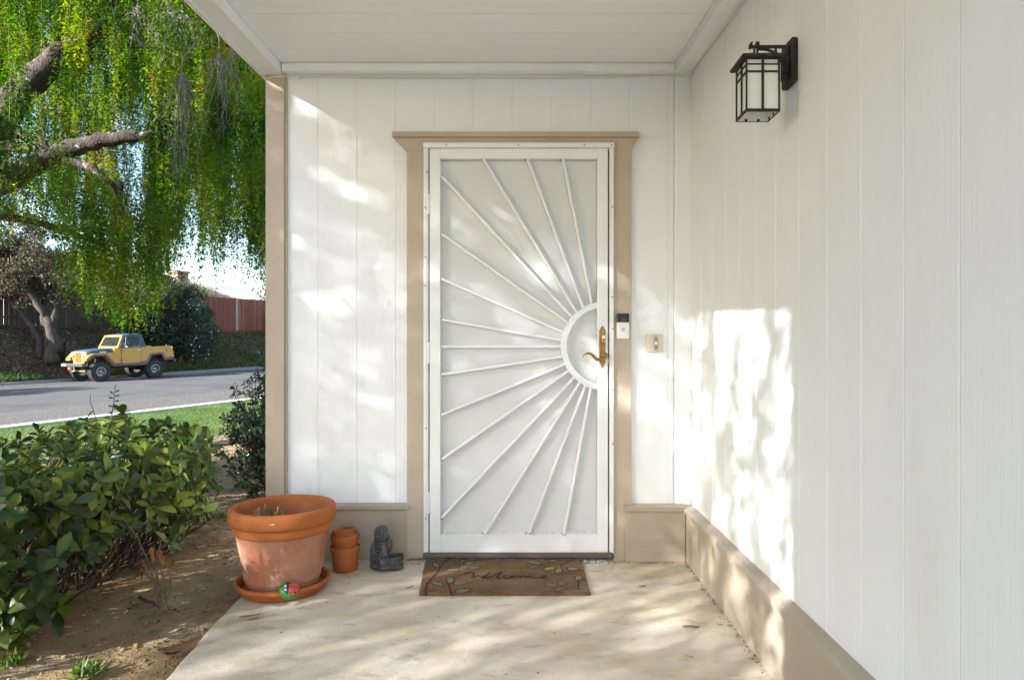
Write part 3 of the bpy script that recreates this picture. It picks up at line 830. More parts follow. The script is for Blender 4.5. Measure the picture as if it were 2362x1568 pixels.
# ------------------------------------------------------------------ door mat
TH = .012
def mg(zx, zy, z=TH):
    px = (1200+zx/4.374)/1.2587; py = (1600+zy/4.374)/1.2587
    D = 1600*(CAM_H-z)/(py-797)
    return ((px-1210)*D/1600, D-CAM_D)
M_coir = mat("coir", (.15, .082, .040), (.21, .115, .055), rough=.95, scale=9, lo=.35, hi=.7, bump=1.0, bscale=330, bdist=.006,
             patches=[((.20, .125, .08), 3.2, .5, .72, (1, 1, 1)), ((.40, .26, .145), 210, .60, .70, (1, 1, 1)), ((.05, .03, .02), 190, .62, .72, (1, 1, 1))])
dm = thing("doormat", "brown coir doormat with a leafy branch pattern and a faded greeting", "doormat", (-.09, -.3, 0))
c0 = Vector((-.09, -.3, 0))
corn = [(-.470, -.538), (.2935, -.534), (.292, -.045), (-.510, -.050)]
nx, ny = 150, 90
vs = []; fs = []
for j in range(ny+1):
    for i in range(nx+1):
        u, w = i/nx, j/ny
        a = Vector(corn[0])*(1-u)+Vector(corn[1])*u; b = Vector(corn[3])*(1-u)+Vector(corn[2])*u
        p = a*(1-w)+b*w
        e = 1 if (i in (0, nx) or j in (0, ny)) else 0
        vs.append((p.x-c0.x+rng.normal(0, .0012), p.y-c0.y+rng.normal(0, .0012), TH+rng.normal(0, .0011)-e*.002))
for j in range(ny):
    for i in range(nx): a = j*(nx+1)+i; fs.append((a, a+1, a+nx+2, a+nx+1))
b0 = len(vs)
ringi = [i for i in range(nx+1)] + [(j*(nx+1)+nx) for j in range(1, ny+1)] + [ny*(nx+1)+i for i in range(nx-1, -1, -1)] + [j*(nx+1) for j in range(ny-1, 0, -1)]
for i in ringi: vs.append((vs[i][0], vs[i][1], .0015))
for k in range(len(ringi)): k2 = (k+1) % len(ringi); fs.append((ringi[k], b0+k, b0+k2, ringi[k2]))
MB().add(vs, fs).build("coir_pile", M_coir, dm, smooth=True)
def print_mat(n_, c, cov):
    m_ = mat(n_, c, (.17, .085, .034), rough=.95, scale=150, lo=cov, hi=cov+.12, bump=.8, bscale=330, bdist=.004)
    return m_
M_inkd = print_mat("dark_print", (.018, .011, .009), .52)
M_inkf = print_mat("faded_dark_print", (.022, .014, .010), .48)
M_inkg = print_mat("olive_print", (.20, .20, .085), .55)
M_inkgf = print_mat("faded_olive_print", (.19, .175, .075), .46)
def ribbon(mb, zpts, w, z=TH+.0022):
    pts = [Vector((*mg(*p), 0)) for p in zpts]
    # smooth
    for _ in range(2):
        q_ = [pts[0]]
        for a, b in zip(pts[:-1], pts[1:]): q_ += [a*.75+b*.25, a*.25+b*.75]
        pts = q_+[pts[-1]]
    vs = []; fs = []
    for i, p in enumerate(pts):
        d = (pts[min(i+1, len(pts)-1)]-pts[max(i-1, 0)]); d.normalize()
        s_ = Vector((-d.y, d.x, 0)); t = i/(len(pts)-1)
        ww = (w[0]*(1-t)+w[1]*t)/2 if isinstance(w, tuple) else w/2
        ww *= 1+.25*math.sin(i*2.3)
        vs += [(*(p+s_*ww-c0).xy, z), (*(p-s_*ww-c0).xy, z)]
    for i in range(len(pts)-1): fs.append((2*i, 2*i+1, 2*i+3, 2*i+2))
    mb.add(vs, fs)
def ell(zc, a, b, ang, n_=18):
    out = []
    for k in range(n_):
        t = 2*math.pi*k/n_; x = a*math.cos(t); yv = b*math.sin(t)*(1-.25*math.cos(t)); ca, sa_ = math.cos(R(ang)), math.sin(R(ang))
        out.append((zc[0]+x*ca-yv*sa_, zc[1]+x*sa_+yv*ca))
    return out
def stem_piece(p, w):
    m_ = MB(); ribbon(m_, p, w); m_.build("stem_print", M_inkd, dm, fix=False)
stem_piece([(162, 568), (155, 490), (180, 400), (240, 340), (290, 285), (340, 215), (380, 150), (440, 100), (480, 88)], (.013, .006))
stem_piece([(490, 568), (465, 480), (450, 440), (440, 400)], (.011, .007))
stem_piece([(330, 270), (400, 240), (500, 215), (580, 205), (640, 215), (700, 215)], .005)
stem_piece([(580, 205), (588, 180), (560, 158), (520, 145)], .004)
stem_piece([(585, 178), (640, 160)], .004)
stem_piece([(2040, 98), (1960, 140), (1880, 170), (1870, 205)], .007)
stem_piece([(1620, 180), (1680, 160), (1760, 150), (1840, 160), (1880, 165)], .005)
stem_piece([(1870, 205), (1935, 215)], .005)
stem_piece([(2110, 495), (2090, 440), (2100, 380)], .006)
stem_piece([(2130, 490), (2060, 465), (1960, 465), (1930, 470)], .005)
lvs = [((290, 175), 50, 26, 20, 0), ((630, 120), 48, 28, -20, 0), ((710, 155), 70, 22, -8, 0), ((780, 210), 75, 16, -5, 0), ((485, 150), 60, 18, 15, 1), ((505, 240), 80, 20, 0, 1),
       ((470, 370), 50, 36, -10, 0), ((310, 412), 80, 18, 8, 0), ((600, 405), 90, 20, -8, 1), ((630, 505), 100, 26, -10, 0), ((1540, 145), 90, 20, 10, 0), ((1785, 118), 65, 18, -8, 0),
       ((1540, 195), 80, 14, -8, 1), ((1735, 220), 80, 20, -5, 0), ((2030, 225), 78, 20, 5, 0), ((1845, 250), 50, 26, -5, 0), ((2100, 340), 55, 28, 0, 0), ((2155, 415), 58, 16, -5, 1),
       ((1890, 410), 60, 26, 10, 1), ((1750, 430), 80, 24, 10, 1), ((1860, 485), 80, 20, -8, 1)]
for zc, a, b, an, fd in lvs:
    ou = MB(); p = ell(zc, a, b, an)
    ribbon(ou, p+p[:1], .0060 if not fd else .0042, TH+.0023)
    lf = MB(); q_ = [mg(*k) for k in ell(zc, a*.97, b*.93, an)]
    lf.add([(x-c0.x, yv-c0.y, TH+.0018) for x, yv in q_], [tuple(range(len(q_)))])
    lo = lf.build("leaf_print", M_inkgf if fd else M_inkg, dm, fix=False)
    ou.build("leaf_outline", M_inkf if fd else M_inkd, lo, fix=False)
lt = MB()
for w in ([(655, 288), (690, 268), (740, 265), (772, 280), (755, 318), (745, 346), (795, 316), (835, 312), (880, 346), (930, 305), (975, 270)],
          [(885, 334), (930, 326), (942, 312), (912, 308), (888, 325), (895, 343), (930, 346), (965, 336), (1040, 300), (1110, 266), (1132, 260), (1100, 290), (1058, 335), (1080, 346), (1110, 340)],
          [(1200, 314), (1165, 308), (1143, 322), (1155, 343), (1195, 346), (1228, 334), (1262, 311), (1285, 325), (1262, 345), (1232, 338), (1240, 318), (1290, 314)],
          [(1305, 346), (1322, 314), (1350, 310), (1358, 346), (1385, 316), (1420, 310), (1440, 346), (1470, 318), (1500, 311), (1520, 344), (1580, 336), (1640, 332), (1690, 318), (1660, 307), (1625, 325), (1640, 343), (1698, 342)]):
    ribbon(lt, w, .0105, TH+.0024)
lt.build("lettering", M_inkd, dm, fix=False)
fb = []
N_ = 5200
u = rng.random(N_); w = rng.random(N_)
edge = rng.random(N_) < .45
w = np.where(edge, np.where(rng.random(N_) < .8, rng.random(N_)*.012, w), w); u = np.where(edge & (w > .02), np.where(rng.random(N_) < .5, rng.random(N_)*.008, 1-rng.random(N_)*.008), u)
cA = np.array(corn)
P = (cA[0]*(1-u)[:, None]+cA[1]*u[:, None])*(1-w)[:, None] + (cA[3]*(1-u)[:, None]+cA[2]*u[:, None])*w[:, None]
C = np.column_stack([P-np.array([c0.x, c0.y]), np.full(N_, TH-.002)])
D = rng.normal(0, 1, (N_, 3)); D[:, 2] = np.abs(D[:, 2])*.7+.35; D[:, 1] -= .5*(w < .02)
V, F = leaf_kites(C, D, rng.normal(0, 1, (N_, 3)), .005+.006*rng.random(N_), np.full(N_, .0009))
M_fib = leaf_mat("coir_fibre", [(0, (.14, .07, .03)), (.6, (.30, .16, .075)), (1, (.48, .32, .18))], rough=.9, trans=0, pos_scale=3)
fo = np_mesh("coir_fibres", V, F.reshape(-1, 3), 3, M_fib, dm); fo["kind"] = "stuff"
# ------------------------------------------------------------------ street and terrain
U = np.array([.469, .883]); VV = np.array([-.883, .469]); RO = np.array([-19.05, 31.0-CAM_D])
def st_xy(t, v): return (RO[0]+U[0]*t+VV[0]*v, RO[1]+U[1]*t+VV[1]*v)
def to_tv(x, y): return ((x-RO[0])*U[0]+(y-RO[1])*U[1], (x-RO[0])*VV[0]+(y-RO[1])*VV[1])
def road_z(t): return CAM_H-1.63+.025*np.clip(t, -45, 60)
VK = 1.65           # far kerb face
VN0, VN1 = -14.3, -13.4
def sstep(a, b, x):
    k = np.clip((x-a)/(b-a), 0, 1); return k*k*(3-2*k)
def bank_z(t, v):
    k = np.clip((v-VK-.1)/(5.6-VK), 0, 1)
    base = road_z(t)+.14
    return base*(1-k**1.15) + 2.06*k**1.15 + .10*(noise2(t, v, 5, 4, .9)-.5)*np.clip(k*6, 0, 1)
def yard_z(x, y):
    t, v = to_tv(x, y)
    k = sstep(-28.0, -14.2, v)
    return -.035*(1-k) + (road_z(t)+.06)*k
def street_grid(name, ts, vs_, zf, m, kind="structure", parent=None):
    T, V_ = np.meshgrid(ts, vs_)
    X, Y = st_xy(T, V_)
    P = np.stack([X, Y, zf(T, V_)], -1).reshape(-1, 3)
    nx, ny = len(ts), len(vs_)
    i, j = np.meshgrid(np.arange(nx-1), np.arange(ny-1)); a = (j*nx+i).ravel()
    o_ = np_mesh(name, P, np.stack([a, a+1, a+nx+1, a+nx], 1), 4, m, parent, True)
    if kind: o_["kind"] = kind
    return o_

M_ground = mat("dry_ground", (.17, .13, .08), (.12, .12, .055), rough=.95, scale=.05)
g = MB(); g.add([(-2500, -1500, -1.9), (2500, -1500, -1.9), (2500, 3500, -1.9), (-2500, 3500, -1.9)], [(0, 1, 2, 3)]); go = g.build("ground", M_ground, fix=False); go["kind"] = "structure"
M_asph = mat("asphalt", (.075, .068, .061), (.10, .091, .081), rough=.9, scale=2.2, lo=.35, hi=.7, bump=.5, bscale=35, bdist=.02,
             patches=[((.055, .05, .046), .45, .50, .62, (1, 1, 1)), ((.06, .054, .05), 7, .5, .68, (1, 1, 1)), ((.14, .13, .112), 26, .58, .70, (1, 1, 1))])  # first layer's broad dark patches stand in for shadow streaks on the road
street_grid("road", np.linspace(-70, 90, 161), np.linspace(VN1-.02, VK-.3, 40), lambda t, v: road_z(t)+.02*np.sin((v+5.5)/7.2*1.4)*0+.05*(1-((v+5.5)/7.2)**2), M_asph)
M_asph2 = mat("coarse_asphalt", (.085, .074, .062), (.15, .13, .108), rough=.95, scale=14, lo=.42, hi=.6, bump=1.0, bscale=14, bdist=.05,
              patches=[((.07, .062, .055), 9, .56, .66, (1, 1, 1))])
street_grid("worn_road_patch", np.linspace(-16, 6, 60), np.linspace(VN1-.01, -10.2, 24), lambda t, v: road_z(t)+.05*(1-((v+5.5)/7.2)**2)+.005+.012*noise2(t*3, v*3, 3, 3, 1.0)*np.clip((-10.2-v)*1.2, 0, 1), M_asph2)
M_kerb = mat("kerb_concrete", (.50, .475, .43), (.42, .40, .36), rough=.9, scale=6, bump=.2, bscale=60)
M_kerbf = mat("far_kerb_concrete", (.26, .25, .235), (.20, .19, .175), rough=.9, scale=6, bump=.2, bscale=60, patches=[((.09, .08, .07), 8, .6, .75, (1, 1, 1))])
kf = bpy.data.objects.new("far_kerb", None); COL.objects.link(kf); kf["kind"] = "structure"
def kerb_run(parent, t0, t1, prof, m, name="kerb_stone"):
    a, b = t0+.012, t1-.012
    vs = []
    for t in (a, b):
        for v, z in prof:
            X, Y = st_xy(t, v); vs.append((X, Y, float(road_z(t))+z))
    n_ = len(prof)
    fs = [(i, (i+1) % n_, n_+(i+1) % n_, n_+i) for i in range(n_)] + [tuple(range(n_)), tuple(range(n_, 2*n_))]
    return MB().add(vs, fs).build(name, m, parent)
for k in range(-8, 12):
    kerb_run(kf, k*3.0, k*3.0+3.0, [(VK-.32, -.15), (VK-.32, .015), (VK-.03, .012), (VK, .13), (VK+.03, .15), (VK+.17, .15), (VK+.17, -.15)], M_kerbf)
kn = bpy.data.objects.new("near_kerb", None); COL.objects.link(kn); kn["kind"] = "structure"
for k in range(-6, 8):
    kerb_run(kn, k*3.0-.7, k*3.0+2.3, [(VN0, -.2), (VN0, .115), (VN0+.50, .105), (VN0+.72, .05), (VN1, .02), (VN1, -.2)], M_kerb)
M_bank = mat("bank_soil", (.05, .035, .022), (.085, .057, .033), rough=.95, scale=2.2, lo=.35, hi=.65, bump=.8, bscale=18, bdist=.05,
             patches=[((.055, .062, .022), .9, .50, .64, (1, 1, 1)), ((.21, .14, .075), 14, .60, .70, (1, 1, 1))])
street_grid("bank", np.linspace(-40, 50, 181), np.linspace(VK+.14, 9.0, 36), lambda t, v: np.where(v > 5.6, 2.06+.0*v, bank_z(t, v)), M_bank)
street_grid("upper_ground", np.linspace(-60, 90, 40), np.linspace(8.9, 120, 30), lambda t, v: 2.05+0*v, M_ground)

# hills far away
M_hill = mat("hill_grass", (.34, .33, .31), (.26, .28, .25), rough=1, scale=.004, spec=0)
hx = np.linspace(-1600, 900, 90); hy = np.linspace(800, 1500, 14)
def hz(X, Y):
    k = np.sin(np.clip((Y-800)/700, 0, 1)*math.pi)
    return -5 + k*(38+75*noise2(X, Y*0.6, 9, 4, .0035) + 26*np.exp(-((X+560)/190)**2))
grid_mesh("hills", hx, hy, hz, M_hill)

# ------------------------------------------------------------------ yard soil and lawn
M_soil = mat("bare_soil", (.30, .20, .092), (.21, .135, .06), rough=.95, scale=2.4, lo=.35, hi=.66, bump=.9, bscale=38, bdist=.02,
             patches=[((.12, .08, .045), 5.5, .56, .72, (1, 1, 1)), ((.42, .325, .21), 3.0, .55, .72, (1, 1, 1)), ((.055, .04, .03), 60, .64, .70, (1, 1, 1)), ((.40, .31, .20), 80, .68, .72, (1, 1, 1))])
def soil_z(X, Y):
    d = np.clip((slab_edge(Y)-X), -.3, 1.2)
    z = yard_z(X, Y)
    return z + .010*np.clip(.12-np.abs(d-.0), 0, .12)/.12 + .055*(noise2(X, Y, 21, 4, 2.1)-.5)*np.clip(d*2.5+.15, .1, 1) + .016*(noise2(X, Y, 33, 3, 14)-.5)
grid_mesh("soil", np.arange(-13, -1.10, .045), np.arange(-6.5, 13.5, .06), soil_z, M_soil, keep=lambda x, y: (to_tv(x, y)[1] < -19) & ((y < .1) | (x < XL+.05)))
M_lawn = mat("lawn_ground", (.045, .085, .02), (.085, .10, .035), rough=.95, scale=3, bump=.5, bscale=60, patches=[((.17, .14, .075), 2.6, .56, .70, (1, 1, 1))])
street_grid("lawn", np.linspace(-40, 22, 150), np.linspace(-22.6, VN0+.0, 50), lambda t, v: yard_z(*st_xy(t, v))+.015-.03*np.clip((-21.6-v), 0, 1), M_lawn)
M_grass = leaf_mat("grass_blades", [(0, (.035, .09, .012)), (.45, (.065, .15, .022)), (.75, (.12, .20, .035)), (1, (.30, .25, .10))], rough=.5, trans=.35, pos_scale=.7)
def grass(name, P, hmin, hmax, w, m, lean=.35):
    n_ = len(P)
    D = rng.normal(0, lean, (n_, 3)); D[:, 2] = 1
    V, F = leaf_kites(P, D, rng.normal(0, 1, (n_, 3)), hmin+(hmax-hmin)*rng.random(n_), w*(.6+.8*rng.random(n_)), .1)
    o_ = np_mesh(name, V, F.reshape(-1, 3), 3, m); o_["kind"] = "stuff"; return o_
n_ = 190000
D_ = 8+15*np.sqrt(rng.random(n_)); xx = (-.80+.435*rng.random(n_))*D_; yy = D_-CAM_D
t_, v_ = to_tv(xx, yy)
dens = noise2(xx, yy, 4, 3, .8)
k = (v_ < VN0-.02) & (v_ > -22.3+1.0*noise2(xx, yy, 8, 2, 1.2)) & (dens + .25*rng.random(n_) > .42)
P = np.column_stack([xx, yy, yard_z(xx, yy)+.01])[k]
gr = grass("grass", P, .02, .05, .007, M_grass)
gr["label"] = "short green lawn grass beyond the hedge"
M_bankgrass = leaf_mat("bank_grass_blades", [(0, (.03, .075, .012)), (.5, (.06, .14, .022)), (.8, (.10, .16, .035)), (1, (.22, .18, .08))], rough=.6, trans=.3, pos_scale=.35)
n_ = 60000
t_ = -12+34*rng.random(n_); v_ = VK+.15+5.2*rng.random(n_)**1.6
w_ = noise2(t_, v_, 14, 3, .55)
k = (w_ + np.where(t_ > 2.5, .20, 0.02) - .05*(v_-VK) + .1*rng.random(n_) > .57)
X_, Y_ = st_xy(t_, v_)
P = np.column_stack([X_, Y_, bank_z(t_, v_)-.01])[k]
grass("bank_grass", P, .08, .28, .022, M_bankgrass, .5)
M_litter = leaf_mat("dead_leaves", [(0, (.06, .035, .018)), (.5, (.16, .085, .04)), (.8, (.26, .15, .07)), (1, (.34, .25, .15))], rough=.8, trans=0, pos_scale=.8)
n_ = 26000
t_ = -12+30*rng.random(n_); v_ = VK+.1+4.6*rng.random(n_)
X_, Y_ = st_xy(t_, v_)
P = np.column_stack([X_, Y_, bank_z(t_, v_)+.015])
D = rng.normal(0, 1, (n_, 3)); D[:, 2] *= .35; D[:, 2] += .2
N = rng.normal(0, .5, (n_, 3)); N[:, 2] += .8
V, F = leaf_kites(P, D, N, .07+.10*rng.random(n_), .04+.05*rng.random(n_), .25)
o_ = np_mesh("bank_leaf_litter", V, F.reshape(-1, 3), 3, M_litter); o_["kind"] = "stuff"

# ------------------------------------------------------------------ fences
def fence(name, label, t0, t1, v, z0, h, cols, gap, bw, post_every=None, m_post=None):
    X, Y = st_xy(t0, v)
    f = thing(name, label, "fence", (X, Y, z0), math.atan2(U[1], U[0]))
    L = t1-t0; x = 0; i = 0
    shared = {}
    while x < L:
        w = bw*(.93+.12*rng.random())
        mt = cols[int(rng.integers(len(cols)))]
        hh = h + rng.normal(0, .012)
        tl = rng.normal(0, .004)
        mb_ = MB(); g_ = gap*(.4+1.2*rng.random())
        mb_.box(x, x+w-g_, -.010+tl, .010+tl, 0.02, hh, bev=.004)
        mb_.build("fence_board", mt, f)
        x += w; i += 1
    for zz in (.35, h*.82): MB().box(0, L, .014, .055, zz, zz+.09).build("rail", m_post or cols[0], f)
    MB().box(0, L, -.016, .016, -.10, .017).build("kick_board", m_post or cols[0], f)
    if post_every:
        for xx in np.arange(post_every*.5, L, post_every): MB().box(xx-.045, xx+.045, .057, .147, -.2, h-.05).build("post", m_post or cols[0], f)
    return f
M_fb = [mat("weathered_fence_%s" % c, a, b, rough=.85, scale=3, stretch=(6, 6, .6), bump=.3, bscale=30, bstretch=(6, 6, .5)) for c, a, b in
        (("brown", (.045, .032, .022), (.065, .047, .032)), ("dark", (.036, .026, .018), (.055, .039, .027)), ("grey", (.058, .044, .032), (.04, .03, .021)))]
M_fr = [mat("redwood_fence_%s" % c, a, b, rough=.8, scale=3, stretch=(6, 6, .6), bump=.3, bscale=30, bstretch=(6, 6, .5)) for c, a, b in
        (("red", (.25, .072, .038), (.19, .055, .032)), ("deep", (.19, .052, .03), (.24, .075, .042)), ("pale", (.31, .115, .065), (.24, .08, .048)))]
M_fpale = mat("pale_fence_board", (.46, .37, .28), (.38, .29, .21), rough=.85, scale=3, stretch=(6, 6, .6))
fence("wooden_fence", "dark brown board fence with gaps along the bank behind the gnarled tree", -9.0, 8.2, 5.6, 2.07, 1.80, M_fb, .011, .235, 2.4)
rf_ = fence("wooden_fence", "red stained board fence with one pale board, right of the oleander bush", 8.3, 30.0, 5.6, 2.07, 2.05, M_fr, .008, .16, 2.4)
bd = [c for c in rf_.children if c.name.startswith("fence_board")]
for c in bd: c["_x"] = min(v.co.x for v in c.data.vertices)
for c in bd:
    x0 = c["_x"]; X, Y = st_xy(8.3+x0, 5.6); px = 1210+1600*X/(Y+CAM_D)
    c["_p"] = abs(px-542)
best = sorted(bd, key=lambda c: c["_p"])[0]
best.data.materials[0] = M_fpale; best["label"] = "pale unstained fence board"
for v in best.data.vertices: v.co.y -= .006
for c in bd: del c["_x"]; del c["_p"]

# ------------------------------------------------------------------ neighbour's house
hX, hY = st_xy(6.0, 11.6)
nh = thing("neighbour_house", "single storey house with a brown shingle hip roof and brick chimney behind the red fence", "house", (hX, hY, 2.05), math.atan2(U[1], U[0]))
M_stucco = mat("tan_stucco", (.50, .42, .33), (.44, .37, .29), rough=.9, scale=4, bump=.3, bscale=60)
M_shin = mat("brown_shingle", (.20, .115, .085), (.28, .175, .135), rough=.9, scale=9, lo=.35, hi=.65)
hw, hd_, ez, rz = 7.0, 5.2, 2.05, 4.5
MB().box(-hw+.5, hw-.5, -hd_+.5, hd_-.5, 0, ez).build("wall", M_stucco, nh)
def sl(name, q_, m):  # a roof plane of shingle courses
    q_ = [Vector(p) for p in q_]
    roof_ = MB()
    nrow = 11
    nrm = (q_[1]-q_[0]).cross(q_[3]-q_[0]).normalized()
    if nrm.z < 0: nrm = -nrm
    for r_ in range(nrow):
        a, b = r_/nrow, min(1, (r_+1.06)/nrow)
        l0, l1 = q_[0].lerp(q_[3], a), q_[1].lerp(q_[2], a); u0, u1 = q_[0].lerp(q_[3], b), q_[1].lerp(q_[2], b)
        roof_.add([l0+nrm*.035, l1+nrm*.035, u1+nrm*.006, u0+nrm*.006, l0, l1, u1-nrm*.002, u0-nrm*.002],
                  [(0, 1, 2, 3), (4, 5, 1, 0), (7, 6, 5, 4), (0, 3, 7, 4), (1, 2, 6, 5)])
    return roof_.build(name, m, nh)
rl = hw-5.2
sl("roof_slope", [(-hw, -hd_, ez), (hw, -hd_, ez), (rl, 0, rz), (-rl, 0, rz)], M_shin)
sl("roof_slope", [(hw, hd_, ez), (-hw, hd_, ez), (-rl, 0, rz), (rl, 0, rz)], M_shin)
sl("roof_slope", [(hw, -hd_, ez), (hw, hd_, ez), (rl, 0.01, rz), (rl, 0, rz)], M_shin)
sl("roof_slope", [(-hw, hd_, ez), (-hw, -hd_, ez), (-rl, 0, rz), (-rl, 0.01, rz)], M_shin)
M_brick = mat("chimney_brick", (.33, .22, .15), (.24, .15, .10), rough=.9, scale=12, bump=.4, bscale=30)
ch = MB().box(4.5, 5.3, -2.3, -1.5, 2.0, 3.75).box(4.42, 5.38, -2.38, -1.42, 3.752, 3.9, bev=.02); ch.build("chimney", M_brick, nh)
M_fas = mat("fascia_paint", (.30, .20, .15), rough=.7)
MB().box(-hw, hw, -hd_-.03, -hd_-.002, ez-.16, ez+.02).build("fascia", M_fas, nh)
for xx in (-5.0, 0.5, 5.0):
    w_ = MB().box(xx-.75, xx+.75, -hd_+.46, -hd_+.498, .9, 2.05).build("window_frame", M_whitetrim, nh)
    MB().box(xx-.68, xx+.68, -hd_+.452, -hd_+.458, .97, 1.98).build("pane", mat("window_glass", (.03, .04, .05), rough=.08), w_)

M_pole = mat("galvanised_pole", (.42, .42, .42), rough=.6)
pp = thing("pole", "thin grey pole rising far beyond the red fence", "pole", (-653*90/1600, 90-CAM_D, 1.5))
MB().tube([(0, 0, 0), (0, 0, 10.2)], [.10, .06], 8).build("shaft", M_pole, pp)
MB().ball((0, 0, 10.25), .12, 8, 6).build("finial", M_pole, pp)

# ------------------------------------------------------------------ bank trees and bushes
def wob(pts, n_, amp, seed):
    """resample a polyline and add waviness"""
    r_ = np.random.default_rng(seed); pts = [Vector(p) for p in pts]; out = []
    for i in range(len(pts)-1):
        for k in range(n_):
            out.append(pts[i].lerp(pts[i+1], k/n_) + Vector(r_.normal(0, amp, 3)))
    out.append(pts[-1]); return out
def lerp_r(rs, n_):
    out = []
    for i in range(len(rs)-1):
        for k in range(n_): out.append(rs[i]+(rs[i+1]-rs[i])*k/n_)
    return out+[rs[-1]]
M_bark = mat("grey_bark", (.085, .064, .050), (.042, .031, .025), rough=.95, scale=9, stretch=(1, 1, .35), lo=.35, hi=.65, bump=1.0, bscale=14, bstretch=(1.6, 1.6, .4), bdist=.04)
M_twig = mat("brown_twig", (.13, .085, .055), (.19, .14, .10), rough=.9, scale=20)
bx, by = st_xy(-.45, 3.4)
bz = float(bank_z(np.array([-.45]), np.array([3.4]))[0])
gt = thing("gnarled_tree", "gnarled multi-stemmed tree with dusty brown foliage on the bank", "tree", (bx, by, bz-.1))
def stems(parent, lst, m, seed=0, name="trunk", n=9):
    for i, (pts, rs) in enumerate(lst):
        p = wob(pts, 4, rs[0]*.13, seed+i); r_ = lerp_r(rs, 4)
        r_ = [a*(1+.12*math.sin(k*2.1+i)) for k, a in enumerate(r_)]
        MB().tube(p, r_, n).build(name if i < 3 else "branch", m, parent, smooth=True)
stems(gt, [([(.35, 0, -.2), (.32, .05, 1.1), (.05, 0, 2.1), (-.75, .1, 3.1), (-1.4, .1, 4.0), (-1.8, 0, 5.0)], [.33, .24, .19, .13, .09, .04]),
           ([(-.25, .1, -.2), (-.3, .1, .9), (-.65, .1, 1.6), (-1.5, .2, 2.5), (-2.4, .2, 3.3), (-3.0, .2, 4.2)], [.19, .15, .12, .09, .06, .03]),
           ([(.05, .25, -.2), (-.1, .3, 1.5), (-.4, .4, 2.6), (.2, .6, 3.8), (.5, .6, 4.8)], [.22, .18, .14, .09, .04]),
           ([(.3, 0, 1.6), (.45, .1, 2.5), (.2, .2, 3.2), (.8, .3, 4.4)], [.16, .13, .09, .04]),
           ([(.1, 0, 2.0), (-.2, -.4, 2.9), (-.9, -.6, 3.8), (-1.0, -.8, 4.8)], [.15, .12, .08, .03])], M_bark, 3)
M_dusty = leaf_mat("dusty_brown_leaves", [(0, (.02, .03, .012)), (.4, (.048, .050, .022)), (.7, (.10, .072, .042)), (1, (.17, .13, .08))], rough=.7, trans=.2, pos_scale=.8)
def blob_leaves(blobs, n_, L, W, flat=.5, seed=1, inner=.45, updir=.25):
    """leaf bases spread through the outer volume of ellipsoids (c, r)"""
    r_ = np.random.default_rng(seed)
    vol = np.array([b[1][0]*b[1][1]*b[1][2] for b in blobs])**.75; vol /= vol.sum()
    idx = r_.choice(len(blobs), n_, p=vol)
    C = np.array([b[0] for b in blobs])[idx]; RR = np.array([b[1] for b in blobs])[idx]
    d = unit(r_.normal(0, 1, (n_, 3))); rad = inner+(1-inner)*r_.random(n_)**.6
    rad *= 1+.22*(noise2(d[:, 0]*3+idx, d[:, 2]*3+d[:, 1]*2, seed, 3, 1.3)-.5)*2
    P = C + d*RR*rad[:, None]
    D = d*.7 + r_.normal(0, .7, (n_, 3)); D[:, 2] += updir
    return P, D, r_.normal(0, 1, (n_, 3)) + d*.8, L*(.65+.7*r_.random(n_)), W*(.65+.7*r_.random(n_))
def cluster_blobs(c, r, k, s, seed):
    """small clumps over the surface of an ellipsoid"""
    r_ = np.random.default_rng(seed); out = []
    for _ in range(k):
        d = unit(r_.normal(0, 1, (1, 3)))[0]; q_ = (.55+.45*r_.random())
        sc_ = s*(.6+.8*r_.random())
        out.append((np.array(c)+d*np.array(r)*q_, np.array([sc_, sc_, sc_*.75])))
    return out
bl = cluster_blobs((-1.2, 0, 4.4), (2.6, 1.6, 1.35), 46, .5, 5) + cluster_blobs((-3.2, .4, 5.2), (2.2, 1.5, 1.4), 26, .5, 6) + cluster_blobs((.9, .3, 4.0), (2.2, 1.2, 1.5), 34, .45, 7) + cluster_blobs((-1.5, .3, 6.0), (2.6, 1.4, 1.2), 26, .5, 9) + cluster_blobs((-1.6, .3, 2.9), (1.5, 1.0, .6), 10, .35, 8)
V, F = leaf_kites(*blob_leaves(bl, 26000, .13, .065, seed=4))
np_mesh("crown", V, F.reshape(-1, 3), 3, M_dusty, gt)
sx, sy = st_xy(.45, 3.0)
sz = float(bank_z(np.array([.45]), np.array([3.0]))[0])
sp = MB().lathe([(.0, -.2), (.26, -.2), (.24, .1), (.20, .5), (.22, .8), (.17, .92), (.08, .98), (0, .90)], 14)
for i, v in enumerate(sp.v):
    a = math.atan2(v[1], v[0]); k = 1+.22*math.sin(3*a+1)+.1*math.sin(7*a+v[2]*5); sp.v[i] = (v[0]*k, v[1]*k, v[2]+.12*math.sin(2*a+.5)*(v[2] > .6))
so = sp.build("tree_stump", M_bark, smooth=True); so.location = (sx, sy, sz)
tag(so, "broken grey tree stump beside the gnarled tree trunk", "tree stump")

